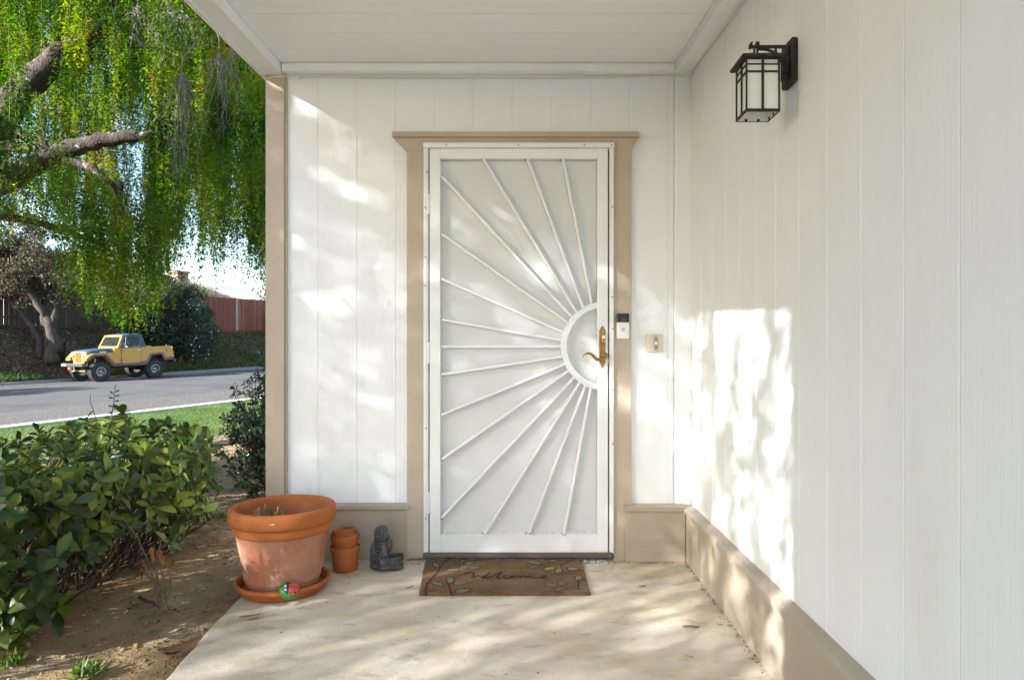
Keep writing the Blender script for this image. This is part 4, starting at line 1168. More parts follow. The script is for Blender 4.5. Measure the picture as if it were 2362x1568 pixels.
M_ole = leaf_mat("oleander_leaves", [(0, (.012, .028, .014)), (.5, (.028, .052, .026)), (.85, (.055, .085, .05)), (1, (.11, .14, .10))], rough=.45, trans=.2, pos_scale=.6)
M_olefl = leaf_mat("white_blossom", [(0, (.7, .7, .68)), (1, (.8, .78, .78))], rough=.6, trans=.3, by='object')
ox, oy = st_xy(5.9, 3.1)
oz = float(bank_z(np.array([5.9]), np.array([3.1]))[0])
ob = thing("oleander_bush", "huge dark oleander bush with small white flowers behind the yellow truck", "bush", (ox, oy, oz-.2))
bl = cluster_blobs((0, .3, 2.2), (2.15, 1.6, 1.9), 70, .55, 11) + cluster_blobs((-.6, .2, 1.2), (1.6, 1.2, .9), 20, .5, 12) + cluster_blobs((1.2, 0, 1.3), (1.0, 1.0, 1.1), 18, .45, 13) + cluster_blobs((-.5, .4, 3.6), (1.2, 1.0, .8), 16, .4, 14)
V, F = leaf_kites(*blob_leaves(bl, 34000, .17, .045, seed=9, updir=.6))
np_mesh("foliage", V, F.reshape(-1, 3), 3, M_ole, ob)
stems(ob, [([(.3*math.cos(k), .3*math.sin(k), -.1), (.7*math.cos(k), .5*math.sin(k), 1.2), (1.1*math.cos(k), .8*math.sin(k), 2.4)], [.05, .04, .02]) for k in range(7)], M_twig, 20, "stem", 6)
P, D, N, L, W = blob_leaves(bl, 260, .06, .06, seed=19, inner=.95)
k = D[:, 1] < .3
fl = MB()
for c in P[k][:170]:
    for j in range(4):
        a = j*math.pi/2; c_ = Vector(c)
        fl.add([c_, c_+Vector((math.cos(a)*.035, -.02, math.sin(a)*.035)), c_+Vector((math.cos(a+.8)*.045, -.03, math.sin(a+.8)*.045)), c_+Vector((math.cos(a+1.5)*.035, -.02, math.sin(a+1.5)*.035))], [(0, 1, 2, 3)])
fo = fl.build("blossom", M_olefl, ob, fix=False); fo["kind"] = "stuff"
M_light = leaf_mat("pale_olive_leaves", [(0, (.07, .085, .03)), (.5, (.15, .16, .06)), (1, (.27, .26, .13))], rough=.55, trans=.35, pos_scale=.7)
lx, ly = st_xy(9.0, 7.6)
lt_ = thing("bushy_tree", "pale olive bushy tree behind the fence above the oleander bush", "tree", (lx, ly, 2.0))
bl = cluster_blobs((0, 0, 2.2), (2.2, 1.3, 1.3), 40, .5, 23)
V, F = leaf_kites(*blob_leaves(bl, 14000, .11, .05, seed=22)); np_mesh("crown", V, F.reshape(-1, 3), 3, M_light, lt_)
stems(lt_, [([(0, 0, 0), (.1, 0, 1.0), (-.4, .1, 2.2)], [.14, .11, .04]), ([(0, 0, .7), (.6, 0, 1.7), (.9, .1, 2.4)], [.09, .06, .03])], M_bark, 31)
M_pink = leaf_mat("pinkish_leaves", [(0, (.05, .065, .025)), (.45, (.14, .13, .06)), (.7, (.30, .19, .14)), (1, (.42, .33, .24))], rough=.6, trans=.25, pos_scale=1.2)
fx, fy = st_xy(15.3, 4.9)
fbz = float(bank_z(np.array([15.3]), np.array([4.9]))[0])
fb_ = thing("flowering_bush", "pinkish flowering bush against the right end of the red fence", "bush", (fx, fy, fbz-.1))
bl = cluster_blobs((0, 0, 1.3), (1.1, .6, 1.2), 30, .36, 27)
V, F = leaf_kites(*blob_leaves(bl, 9000, .10, .05, seed=26)); np_mesh("foliage", V, F.reshape(-1, 3), 3, M_pink, fb_)
stems(fb_, [([(0, 0, 0), (.2, 0, .7), (.5, 0, 1.6)], [.04, .03, .01]), ([(0, 0, 0), (-.3, 0, .8), (-.5, .1, 1.7)], [.04, .03, .01])], M_twig, 41, "stem", 6)
# ------------------------------------------------------------------ the yellow truck
th = math.atan2(-U[1], -U[0])
jx, jy = st_xy(1.2825, .72-.12)
truck = thing("pickup_truck", "yellow vintage off-road pickup with blue hood and purple trim by the far kerb", "pickup truck",
              (jx, jy, float(road_z(1.28))+.022), 0)
truck.rotation_euler = (0, R(1.45), th)
def car_paint(n_, c, c2=None, rough=.35): return mat(n_, c, c2 or tuple(k*.85 for k in c), rough=rough, scale=3, lo=.4, hi=.8)
C_y = car_paint("yellow_paint", (.55, .29, .05), (.48, .25, .043)); C_b = car_paint("faded_blue_paint", (.035, .065, .105), (.05, .085, .13), .5)
C_p = car_paint("purple_trim_paint", (.15, .045, .075)); C_k = mat("matt_black", (.012, .012, .013), rough=.7)
C_t = mat("tyre_rubber", (.022, .023, .026), (.035, .035, .036), rough=.85, scale=8, bump=.3, bscale=60)
C_c = mat("chrome", (.75, .75, .74), rough=.16, metallic=1.0); C_gm = mat("grey_metal", (.20, .20, .20), rough=.5, metallic=.5)
C_rim = mat('rim_metal', (.42, .41, .39), (.30, .27, .22), rough=.3, metallic=.9, scale=20)
C_gl = bpy.data.materials.new("car_glass"); C_gl.use_nodes = True
nt = C_gl.node_tree; pb_ = nt.nodes["Principled BSDF"]; pb_.inputs["Base Color"].default_value = (.05, .06, .06, 1); pb_.inputs["Roughness"].default_value = .04
tr_ = nt.nodes.new("ShaderNodeBsdfTransparent"); mx_ = nt.nodes.new("ShaderNodeMixShader"); mx_.inputs[0].default_value = .62
nt.links.new(pb_.outputs[0], mx_.inputs[1]); nt.links.new(tr_.outputs[0], mx_.inputs[2]); nt.links.new(mx_.outputs[0], nt.nodes["Material Output"].inputs["Surface"])
def X(t): return 1.2825-t
def P2(l): return [(X(t), z) for t, z in l]
HW = .80
def side_prism(mb, poly, y0, y1): return mb.prism(P2(poly), y0, y1, 'y')
# tub: cowl, doors and bed in one pressing
tub = [(.62, .66), (2.22, .70), (2.25, .74), (2.44, 1.10), (2.92, 1.12), (3.08, .84), (3.50, .86), (3.595, .97), (3.56, 1.20), (3.44, 1.50), (3.36, 1.525), (2.19, 1.50), (.62, 1.45)]
b_m = MB(); side_prism(b_m, tub, HW-.05, HW); side_prism(b_m, tub, -HW, -HW+.05)
b_m.box(X(3.52), X(3.56), -HW+.05, HW-.05, .9, 1.48).box(X(3.40), X(2.16), -HW+.05, HW-.05, 1.13, 1.17).box(X(2.20), X(2.16), -HW+.05, HW-.05, .72, 1.49)
b_m.box(X(2.2), X(.62), -HW+.05, HW-.05, .66, .74).box(X(.90), X(.62), -HW+.05, HW-.05, 1.30, 1.455)
body_ = b_m.build("body", C_y, truck, smooth=True, angle=30)
for s in (-1, 1):
    y0, y1 = (HW-.30, HW) if s > 0 else (-HW, -HW+.30)
    f_ = MB(); side_prism(f_, [(-.60, .96), (-.58, 1.06), (-.46, 1.19), (-.30, 1.25), (.615, 1.29), (.615, .66), (.56, .68), (.26, 1.10), (.20, 1.14), (-.22, 1.14), (-.30, 1.10), (-.46, .96)], y0, y1)
    f_.build("fender", C_y, truck, smooth=True, angle=30)
    st_ = MB(); yy = HW+.012
    arch = [(-.605, .965), (-.46, .965), (-.30, 1.105), (-.22, 1.145), (.20, 1.145), (.26, 1.105), (.56, .69), (.62, .655), (2.22, .695), (2.25, .735), (2.44, 1.10), (2.92, 1.12), (3.08, .84), (3.51, .855)]
    off = [(-.60, 1.05), (-.485, 1.05), (-.35, 1.18), (-.25, 1.22), (.245, 1.22), (.335, 1.165), (.62, .81), (.66, .80), (2.14, .84), (2.18, .86), (2.37, 1.195), (2.985, 1.215), (3.14, .98), (3.58, .985)]
    for i in range(len(arch)-1):
        q_ = [arch[i], arch[i+1], off[i+1], off[i]]
        side_prism(st_, q_, *((HW-.02, yy) if s > 0 else (-yy, -HW+.02)))
    st_.build("wheel_arch_trim", C_p, truck)
# dark inner arches and chassis
ch_ = MB().box(X(.60), X(-.40), -.50, .50, .62, 1.2).box(X(3.45), X(.6), -.42, -.34, .55, .66).box(X(3.45), X(.6), .34, .42, .55, .66).box(X(3.4), X(2.2), -.5, .5, .72, 1.12)
ch_.tube([(X(0), -.62, .44), (X(0), .62, .44)], .05, 8).tube([(X(2.565), -.62, .44), (X(2.565), .62, .44)], .055, 8).ball((X(2.565), .05, .44), .15, 10, 8)
for s in (-1, 1):
    ch_.tube([(X(-.55), s*.44, .60), (X(0), s*.44, .50), (X(.55), s*.44, .60)], .03, 6).tube([(X(2.05), s*.44, .60), (X(2.565), s*.44, .50), (X(3.1), s*.44, .62)], .03, 6)
ch_.tube([(X(.8), -.2, .58), (X(2.0), -.25, .56), (X(3.2), -.3, .6)], .035, 8)
ch_.build("chassis", C_k, truck)
MB().ball((X(-.02), -.12, .44), (.16, .15, .15), 12, 8).build("front_differential", mat("dull_yellow_metal", (.34, .23, .08), rough=.6), truck, smooth=True)
MB().tube([(X(-.12), .56, .55), (X(-.10), .55, 1.05)], .035, 8).build("shock_absorber", mat("bright_yellow_metal", (.62, .50, .05), rough=.5), truck)
# hood: lofted
hd = MB(); secs = []
for t, hw_, zt_, zs in ((-.47, .56, 1.335, 1.24), (-.44, .59, 1.375, 1.20), (-.25, .64, 1.42, 1.20), (.1, .68, 1.45, 1.22), (.45, .72, 1.47, 1.24), (.66, .745, 1.475, 1.25)):
    secs.append([(X(t), -hw_-.01, zs), (X(t), -hw_, zt_-.075), (X(t), -hw_+.05, zt_-.022), (X(t), -hw_*.6, zt_), (X(t), 0, zt_+.02), (X(t), hw_*.6, zt_), (X(t), hw_-.05, zt_-.022), (X(t), hw_, zt_-.075), (X(t), hw_+.01, zs)])
vs = [p for s_ in secs for p in s_]; n_ = 9
fs = [(i*n_+k, i*n_+k+1, (i+1)*n_+k+1, (i+1)*n_+k) for i in range(len(secs)-1) for k in range(n_-1)] + [tuple(range(n_)), tuple(range((len(secs)-1)*n_, len(secs)*n_))]
hood = hd.add(vs, fs).build("hood", C_b, truck, smooth=True, angle=40)
MB().box(X(.30), X(.02), .692, .712, 1.30, 1.325).build("hood_badge", C_c, truck)
MB().box(X(-.02), X(-.06), .67, .70, 1.30, 1.36).build("hood_latch", C_k, truck)
# nose panel with slots
nose = MB()
xf = X(-.49)
nose.prism([(-.62, 1.20), (-.56, 1.31), (-.50, 1.335), (.50, 1.335), (.56, 1.31), (.62, 1.20), (.60, 1.02), (.42, .98), (.40, .82), (.36, .80), (-.36, .80), (-.40, .82), (-.42, .98), (-.60, 1.02)], xf-.06, xf, 'x')
np_ = nose.build("nose_panel", C_y, truck)
for k in range(9):
    yk = -.21+k*.0525
    MB().box(xf-.002, xf+.004, yk-.017, yk+.017, .86, 1.30, bev=.004).build("grille_slot", mat("grille_dark", (.008, .005, .002), rough=.8) if k == 0 else bpy.data.materials["grille_dark"], np_)
for s in (-1, 1):
    h_ = MB().lathe([(.115, 0), (.115, .03), (.098, .045), (.09, .03), (0, .03)], 20, c=(xf, s*.385, 1.19), axis='x').build("headlight", C_c, truck, smooth=True, angle=40)
    MB().lathe([(.09, .031), (.07, .05), (.03, .06), (0, .062)], 18, c=(xf, s*.385, 1.19), axis='x').build("headlight_lens", mat("headlight_glass", (.40, .43, .46), rough=.12), h_, smooth=True)
    MB().ball((xf-.02+.03, s*.575, 1.215), (.035, .045, .05), 10, 8).build("parking_light", mat("amber_white_lens", (.70, .60, .45), rough=.25), truck, smooth=True)
bp = MB().box(X(-.66), X(-.78), -.78, .78, .70, .84, bev=.015).box(X(-.5), X(-.66), .34, .42, .68, .78).box(X(-.5), X(-.66), -.42, -.34, .68, .78)
bp.build("front_bumper", mat("bumper_blue_black", (.035, .045, .06), (.07, .08, .10), rough=.45, scale=6), truck)
MB().box(X(-.785), X(-.80), -.80, -.40, .705, .835, bev=.01).build("bumper_wrap", mat("pale_chrome", (.6, .6, .6), rough=.25, metallic=.7), truck)
MB().box(X(-.70), X(-.74), -.42, -.22, .56, .67, bev=.01).build("reflector", mat("orange_lens", (.75, .13, .02), rough=.3), truck)
MB().tube([(X(-.72), .02, .70), (X(-.66), .0, .52), (X(-.3), -.02, .46)], .03, 8).tube([(X(-.5), .5, .50), (X(-.5), -.5, .48)], .025, 6).build("steering_damper", mat("tan_metal", (.42, .33, .18), rough=.5), truck)
MB().box(X(3.60), X(3.72), -.72, .74, .72, .86, bev=.02).build("rear_bumper", C_b, truck)
# windshield
def quad_frame(mb, o4, i4, th_):
    vs = []
    nrm = (Vector(o4[1])-Vector(o4[0])).cross(Vector(o4[3])-Vector(o4[0])).normalized()*th_
    for s in (-.5, .5):
        for q_ in o4: vs.append(Vector(q_)+nrm*s)
        for q_ in i4: vs.append(Vector(q_)+nrm*s)
    fs = []
    for i in range(4):
        j = (i+1) % 4
        fs += [(i, j, 4+j, 4+i), (8+i, 12+i, 12+j, 8+j), (i, 8+i, 8+j, j), (4+i, 4+j, 12+j, 12+i)]
    mb.add(vs, fs); return mb
wo = [(X(.84), -.74, 1.47), (X(.84), .74, 1.47), (X(1.12), .68, 2.04), (X(1.12), -.68, 2.04)]
wi = [(X(.875), -.655, 1.54), (X(.875), .655, 1.54), (X(1.09), .605, 1.975), (X(1.09), -.605, 1.975)]
ws = quad_frame(MB(), wo, wi, .06).build("windshield_frame", C_y, truck)
MB().add([Vector(p)-Vector((.006, 0, 0)) for p in wi], [(0, 1, 2, 3)]).build("windshield", C_gl, ws)
MB().tube([(X(.83), .22, 1.55), (X(.92), .30, 1.66)], .012, 6).tube([(X(.87), .24, 1.58), (X(.94), .16, 1.74)], .012, 6).build("wiper", C_k, truck)
# soft top
sf = MB()
rs_ = []
for t, hw_, z in ((1.10, .70, 2.045), (1.14, .705, 2.07), (1.5, .71, 2.12), (1.9, .71, 2.125), (2.0, .71, 2.09)):
    rs_.append([(X(t), -hw_, z-.08), (X(t), -hw_+.03, z-.015), (X(t), -hw_*.6, z+.015), (X(t), hw_*.6, z+.015), (X(t), hw_-.03, z-.015), (X(t), hw_, z-.08)])
vs = [p for s_ in rs_ for p in s_]; n_ = 6
fs = [(i*n_+k, i*n_+k+1, (i+1)*n_+k+1, (i+1)*n_+k) for i in range(len(rs_)-1) for k in range(n_-1)] + [tuple(range(n_))]
sf.add(vs, fs)
for s in (-1, 1):
    sf.prism(P2([(1.86, 1.495), (1.84, 1.99), (1.86, 2.03), (2.01, 2.05), (2.10, 1.80), (2.20, 1.495)]), s*.705-.02, s*.705+.02, 'y')
sf.add([(X(2.0), -.70, 2.06), (X(2.0), .70, 2.06), (X(2.19), .72, 1.5), (X(2.19), -.72, 1.5)], [(0, 1, 2, 3)])
sf.build("soft_top", C_b, truck, smooth=True, angle=35)
for s in (-1, 1):
    yo = s*(HW+.002)
    d_ = MB(); dp_ = [(.955, 1.455), (.955, .95), (.965, .86), (1.02, .79), (1.10, .765), (1.78, .785), (1.84, .83), (1.87, .93), (1.875, 1.475)]
    d_.prism(P2(dp_), yo-.012, yo+.012, 'y')
    MB().prism(P2([(t+(.012 if t > 1.4 else -.012), z+(.0 if z > 1.3 else -.012)) for t, z in dp_]), yo-.004, yo+.004, 'y').build("door_seam", C_k, truck)
    dr = d_.build("door", C_y, truck)
    fr2 = MB()
    zo = [(X(.90), s*.77, 1.48), (X(1.87), s*.77, 1.50), (X(1.85), s*.715, 2.03), (X(1.16), s*.705, 2.02)]
    zi = [(X(.97), s*.765, 1.51), (X(1.845), s*.765, 1.525), (X(1.825), s*.718, 1.985), (X(1.185), s*.712, 1.98)]
    quad_frame(fr2, zo, zi, .03); fr2.build("window_frame", C_y if s < 0 else C_b, dr)
    MB().add([Vector(p)+Vector((0, -s*.004, 0)) for p in zi], [(0, 1, 2, 3)]).build("side_window", C_gl, dr)
    MB().tube([(X(1.15), s*.77, 1.50), (X(1.23), s*.715, 1.99)], .014, 6).build("vent_divider", C_c, dr)
    MB().box(X(1.72), X(1.86), yo-.0, yo+s*.035, 1.345, 1.375, bev=.008).build("door_handle", C_c, dr)
    for zz in (.93, 1.30): MB().box(X(.93), X(.975), yo-.0, yo+s*.022, zz-.04, zz+.04, bev=.006).build("hinge", mat("rusty_hinge", (.16, .05, .02), rough=.8) if "rusty_hinge" not in bpy.data.materials else bpy.data.materials["rusty_hinge"], dr)
    mr = MB().tube([(X(1.14), yo, 1.46), (X(1.12), yo+s*.12, 1.50)], .012, 6).ball((X(1.10), yo+s*.16, 1.52), (.035, .085, .06), 12, 8)
    mr.build("side_mirror", C_c, dr, smooth=True)
MB().lathe([(.055, 0), (.055, .012), (.04, .018), (0, .018)], 16, c=(X(3.20), HW, 1.31), axis='y').build("fuel_cap", C_gm, truck)
for s in (-1, 1):
    MB().box(X(3.585), X(3.61), s*.66-.05, s*.66+.05, 1.08, 1.25, bev=.01).build("tail_light", mat("red_lens", (.45, .02, .015), rough=.25) if s < 0 else bpy.data.materials["red_lens"], truck)
# seats + steering wheel inside
for s in (-1, 1): MB().box(X(1.55), X(1.95), s*.36-.25, s*.36+.25, 1.0, 1.2, bev=.05).box(X(1.9), X(2.05), s*.36-.25, s*.36+.25, 1.1, 1.72, bev=.05).build("seat", C_k, truck)
MB().tube([(X(1.32)+.02*0, .36+.19*math.cos(a), 1.50+.19*math.sin(a)) for a in np.linspace(0, 2*math.pi, 20)], .015, 6, cap=False).build("steering_wheel", C_k, truck)
def wheel(t, s, steer=0):
    w = bpy.data.objects.new("wheel", None); COL.objects.link(w); w.parent = truck
    w.location = (X(t), s*.71, .44); w.rotation_euler = (0, 0, steer)
    ty = MB().lathe([(.20, -.115), (.235, -.145), (.33, -.158), (.395, -.150), (.425, -.125), (.432, -.06), (.434, 0), (.432, .06), (.425, .125), (.395, .150), (.33, .158), (.235, .145), (.20, .115)], 40, axis='y', cap=False)
    for k in range(28):
        a = 2*math.pi*k/28; ca, sa_ = math.cos(a), math.sin(a)
        for yy, da in ((-.115, .0), (-.04, .11), (.04, 0), (.115, .11)):
            a2 = a+da; d = Vector((math.cos(a2), 0, math.sin(a2))); tn = Vector((-math.sin(a2), 0, math.cos(a2)))
            c = d*.432+Vector((0, yy, 0)); vs_ = []
            for rr in (-.012, .014):
                for (aa, bb) in ((-.028, -.032), (.028, -.032), (.028, .032), (-.028, .032)): vs_.append(c+d*rr+tn*aa+Vector((0, bb, 0)))
            ty.add(vs_, [(4, 5, 6, 7), (0, 1, 5, 4), (1, 2, 6, 5), (2, 3, 7, 6), (3, 0, 4, 7)])
    ty.build("tyre", C_t, w, smooth=True, angle=30)
    q_ = 1 if s > 0 else -1
    rm_ = MB().lathe([(.205, q_*.125), (.21, q_*.14), (.195, q_*.142), (.182, q_*.11), (.172, q_*.02), (.10, q_*.015), (.06, q_*.05), (.055, q_*.09), (.04, q_*.10), (0, q_*.10)], 30, axis='y', cap=False)
    rm_.lathe([(.20, -q_*.12), (.18, -q_*.12), (.17, q_*.0), (0, q_*.0)], 24, axis='y')
    rm_.build("rim", C_rim, w, smooth=True, angle=35)
    sl_ = MB()
    for k in range(8):
        a = 2*math.pi*k/8
        sl_.ball((.125*math.cos(a), q_*.022, .125*math.sin(a)), (.031, .010, .031), 10, 6)
    sl_.build("rim_holes", C_k, w)
for t, s, stx in ((0, 1, -.06), (0, -1, -.06), (2.565, 1, 0), (2.565, -1, 0)): wheel(t, s, stx)
# ------------------------------------------------------------------ weeping tree over the lawn
def at(px, py, D): return Vector(((px-1210)*D/1600, D-CAM_D, CAM_H+(797-py)*D/1600))
M_mbark = mat("lichen_bark", (.075, .052, .042), (.045, .032, .027), rough=.95, scale=7, stretch=(1, 1, .5), lo=.35, hi=.65, bump=1.0, bscale=22, bstretch=(1.8, 1.8, .7), bdist=.03,
              patches=[((.36, .35, .33), 11, .61, .66, (1, 1, .8)), ((.16, .12, .10), 5, .55, .7, (1, 1, .5))])
TX, TY = -8.4, 3.3
mt_ = thing("weeping_tree", "large weeping tree with small green leaves on hanging twigs, beside the porch", "tree", (TX, TY, float(yard_z(TX, TY))))
T0 = Vector((TX, TY, float(yard_z(TX, TY))))
def limb(pts, rs, seed, name="branch", n=12, amp=.045):
    p = wob([Vector(q)-T0 for q in pts], 5, rs[0]*amp, seed); r_ = lerp_r(rs, 5)
    r_ = [a*(1+.05*math.sin(k*1.7+seed)) for k, a in enumerate(r_)]
    return MB().tube(p, r_, n).build(name, M_mbark, mt_, smooth=True)
limb([(TX, TY, T0.z-.2), (TX+.05, TY, .8), (TX+.25, TY+.1, 1.7), (TX+.1, TY+.2, 2.7), (TX-.3, TY+.2, 4.2), (TX-.3, TY, 6.0)], [.42, .34, .30, .24, .18, .08], 1, "trunk", 16)
limb([(TX+.2, TY+.05, 1.5), at(-140, 500, 7.1), at(0, 425, 7.1), at(110, 365, 7.1), at(200, 331, 7.1), at(290, 318, 7.1), at(351, 311, 7.1)], [.20, .145, .118, .10, .08, .066, .048], 2)
limb([at(345, 311, 7.1), at(372, 318, 7.15), at(410, 334, 7.2), at(450, 362, 7.3)], [.045, .035, .025, .012], 3, n=8)
limb([(TX+.15, TY+.15, 2.2), at(-70, 330, 7.6), at(0, 278, 7.6), at(60, 200, 7.6), at(130, 132, 7.6), at(200, 90, 7.7), at(300, 30, 7.9), at(380, -60, 8.1)], [.22, .19, .17, .15, .125, .10, .07, .03], 4)
limb([at(15, 285, 7.6), at(55, 312, 7.6), at(100, 330, 7.5), at(135, 380, 7.5)], [.07, .06, .045, .02], 5, n=8)
limb([at(-60, 345, 7.4), at(0, 338, 7.3), at(70, 344, 7.3), at(130, 350, 7.3)], [.07, .06, .05, .03], 6, n=8)
limb([at(150, 368, 7.1), at(215, 388, 7.1), at(265, 430, 7.15), at(290, 500, 7.2)], [.045, .035, .025, .012], 7, n=8)
limb([at(250, 40, 7.9), at(330, 110, 7.9), at(420, 140, 8.0), at(500, 150, 8.1), at(590, 200, 8.2)], [.07, .055, .045, .03, .015], 8, n=8)
limb([at(300, -120, 7.0), at(420, -60, 6.6), at(520, 10, 6.3), at(640, 80, 6.2)], [.08, .06, .04, .02], 9, n=8)
limb([at(-200, 480, 8.4), at(20, 500, 8.5), at(110, 520, 8.6), at(230, 560, 8.8), at(330, 640, 8.9)], [.06, .045, .04, .03, .012], 10, n=8)
limb([at(280, 420, 8.2), at(275, 520, 8.3), at(300, 640, 8.4)], [.03, .025, .012], 11, n=6)
limb([(TX, TY, 3.2), (-7.5, 0.6, 4.2), (-6.4, -2.2, 4.5), (-5.2, -4.2, 4.2)], [.16, .12, .08, .03], 12, n=8)
limb([(TX, TY, 3.8), (-8.6, 0.2, 5.0), (-8.2, -2.8, 5.4), (-7.4, -5.2, 5.2)], [.15, .12, .08, .03], 13, n=8)

class Strands:
    def __init__(self): self.C = []; self.D = []; self.N = []; self.L = []; self.W = []; self.tw = []
    def bundle(self, x, y, zt, zb, rad, ns, r_, L=.042, W=.0175, step=.020, lean=(0, 0), dens=1.0):
        length = zt-zb
        for s in range(ns):
            a = 2*math.pi*r_.random(); q_ = rad*math.sqrt(r_.random())
            ox, oy = q_*math.cos(a), q_*math.sin(a)
            l = length*(.55+.5*r_.random()); top = zt - length*.25*r_.random()*(1-.5)
            m_ = max(4, int(l/step*dens))
            k = np.sort(r_.random(m_))
            ph = r_.random(2)*6.28
            px_ = x+ox*(.45+.55*np.sqrt(k))+lean[0]*k*k*length+.025*np.sin(k*5+ph[0]); py_ = y+oy*(.45+.55*np.sqrt(k))+lean[1]*k*k*length+.025*np.sin(k*4.3+ph[1])
            pz_ = top-l*k
            P = np.column_stack([px_, py_, pz_])
            th_ = r_.random(m_)*6.283
            out = np.column_stack([np.cos(th_), np.sin(th_), -np.abs(r_.normal(.55, .45, m_))])
            self.C.append(P); self.D.append(out); self.N.append(np.column_stack([np.cos(th_)*.5, np.sin(th_)*.5, np.ones(m_)])+r_.normal(0, .45, (m_, 3)))
            self.L.append(L*(.65+.6*r_.random(m_))); self.W.append(W*(.7+.6*r_.random(m_)))
            if s % 3 == 0:
                self.tw.append([(x+ox*(.45+.55*math.sqrt(kk))+lean[0]*kk*kk*length, y+oy*(.45+.55*math.sqrt(kk))+lean[1]*kk*kk*length, top-l*kk) for kk in (0, .25, .5, .75, .95)])
    def build(self, name, m, parent, off):
        C = np.concatenate(self.C)-np.array(off)
        V, F = leaf_kites(C, np.concatenate(self.D), np.concatenate(self.N), np.concatenate(self.L), np.concatenate(self.W), .18)
        return np_mesh(name, V, F.reshape(-1, 3), 3, m, parent)
    def twigs(self, name, m, parent, off, r0=.0019):
        mb_ = MB(); o3 = Vector(off)
        for t in self.tw: mb_.tube([Vector(p)-o3 for p in t], [r0, r0*.9, r0*.75, r0*.6, r0*.4], n=3, cap=False)
        o_ = mb_.build(name, m, parent, fix=False); o_["kind"] = "stuff"; return o_
M_may = leaf_mat("weeping_leaves", [(0, (.012, .045, .003)), (.32, (.040, .125, .006)), (.6, (.10, .22, .010)), (.85, (.23, .31, .016)), (1, (.40, .31, .04))], rough=.42, trans=.45, pos_scale=1.6, rw=.26, nw=2.3)
bx_ = np.array([-200, 0, 60, 100, 125, 150, 210, 250, 300, 350, 390, 430, 470, 500, 545, 600, 650])
by_ = np.array([540, 560, 550, 500, 600, 690, 735, 725, 775, 745, 650, 545, 650, 655, 560, 690, 720])
r_ = np.random.default_rng(77)
S1 = Strands(); cnt = 0
for _ in range(640):
    D = 5.6+5.6*r_.random(); px = -160+800*r_.random()
    if px < 360 and r_.random() < .72: D = 7.5+3.7*r_.random()
    bot = np.interp(px, bx_, by_)
    u_ = r_.random()
    py = bot - (bot+260)*u_**1.0
    p = at(px, py, D)
    L_ = .8+1.3*r_.random()
    rad = .06+.13*r_.random()**1.3
    # keep a few openings towards the sky
    top_py = py-L_*1600/D*1.05
    if D < 7.7 and px < 375:
        lim = np.interp(px, [-200, 0, 110, 200, 351], [510, 425, 365, 331, 311])
        if top_py < lim+38 and py > lim-30 and r_.random() < .93: continue
    if D < 8.0 and px < 150 and top_py < 300 and py > 130 and r_.random() < .75: continue
    hole = any(((px-a)/w)**2+((py-L_*80-b)/h)**2 < 1 and r_.random() < .8 for a, b, w, h in ((300, 335, 45, 60), (390, 90, 16, 40), (50, 370, 35, 30), (590, 200, 22, 40), (120, 560, 30, 60), (415, 585, 22, 60), (550, 620, 30, 50), (105, 500, 30, 60), (200, 320, 25, 30)))
    if hole: continue
    S1.bundle(p.x, p.y, p.z+L_, p.z, rad, int(13+9*r_.random()), r_, lean=(.03*r_.normal(), .03*r_.normal()))
for _ in range(190):   # deeper, darker layer behind
    D = 9.3+2.4*r_.random(); px = -160+800*r_.random()
    bot = np.interp(px, bx_, by_)-25; py = bot-(bot+200)*r_.random(); L_ = 1.0+1.2*r_.random(); p = at(px, py, D)
    if any(((px-a)/w)**2+((py-L_*80-b)/h)**2 < 1 for a, b, w, h in ((300, 335, 40, 50), (415, 585, 22, 60), (550, 620, 30, 50), (120, 560, 30, 60), (50, 370, 30, 26))): continue
    S1.bundle(p.x, p.y, p.z+L_, p.z, .2+.15*r_.random(), 13, r_, L=.055, W=.024, step=.034)
# a fringe of bundles along the lower outline
for px in np.arange(-60, 640, 17):
    for rep in range(2):
        D = 6.2+2.8*r_.random(); q_ = px+r_.normal(0, 7); py = np.interp(q_, bx_, by_)-abs(r_.normal(0, 26))-6
        p = at(q_, py, D); L_ = .7+.8*r_.random()
        S1.bundle(p.x, p.y, p.z+L_, p.z, .10+.12*r_.random(), 12, r_, lean=(.02*r_.normal(), .02*r_.normal()))
# crown above the picture
for _ in range(120):
    a = r_.random()*6.28; q_ = 5.2*math.sqrt(r_.random())
    x, y = TX+1.8+q_*math.cos(a), TY+1.6+q_*math.sin(a)
    if x > -1.9: continue
    if y < -.5: continue
    zt_ = 5.6+2.4*r_.random()
    S1.bundle(x, y, zt_, zt_-1.3, .35, 12, r_, L=.05, W=.018, step=.03)
S1.build("crown", M_may, mt_, T0)
S1.twigs("hanging_twigs", M_twig, mt_, T0)
# unseen side of the crown, shaped to dapple the porch and block sky light
S2 = Strands(); r_ = np.random.default_rng(5)
def to_sun(p, s): return (p[0]-1.4*s, p[1]-s, p[2]+.73*s)
SHADE = []
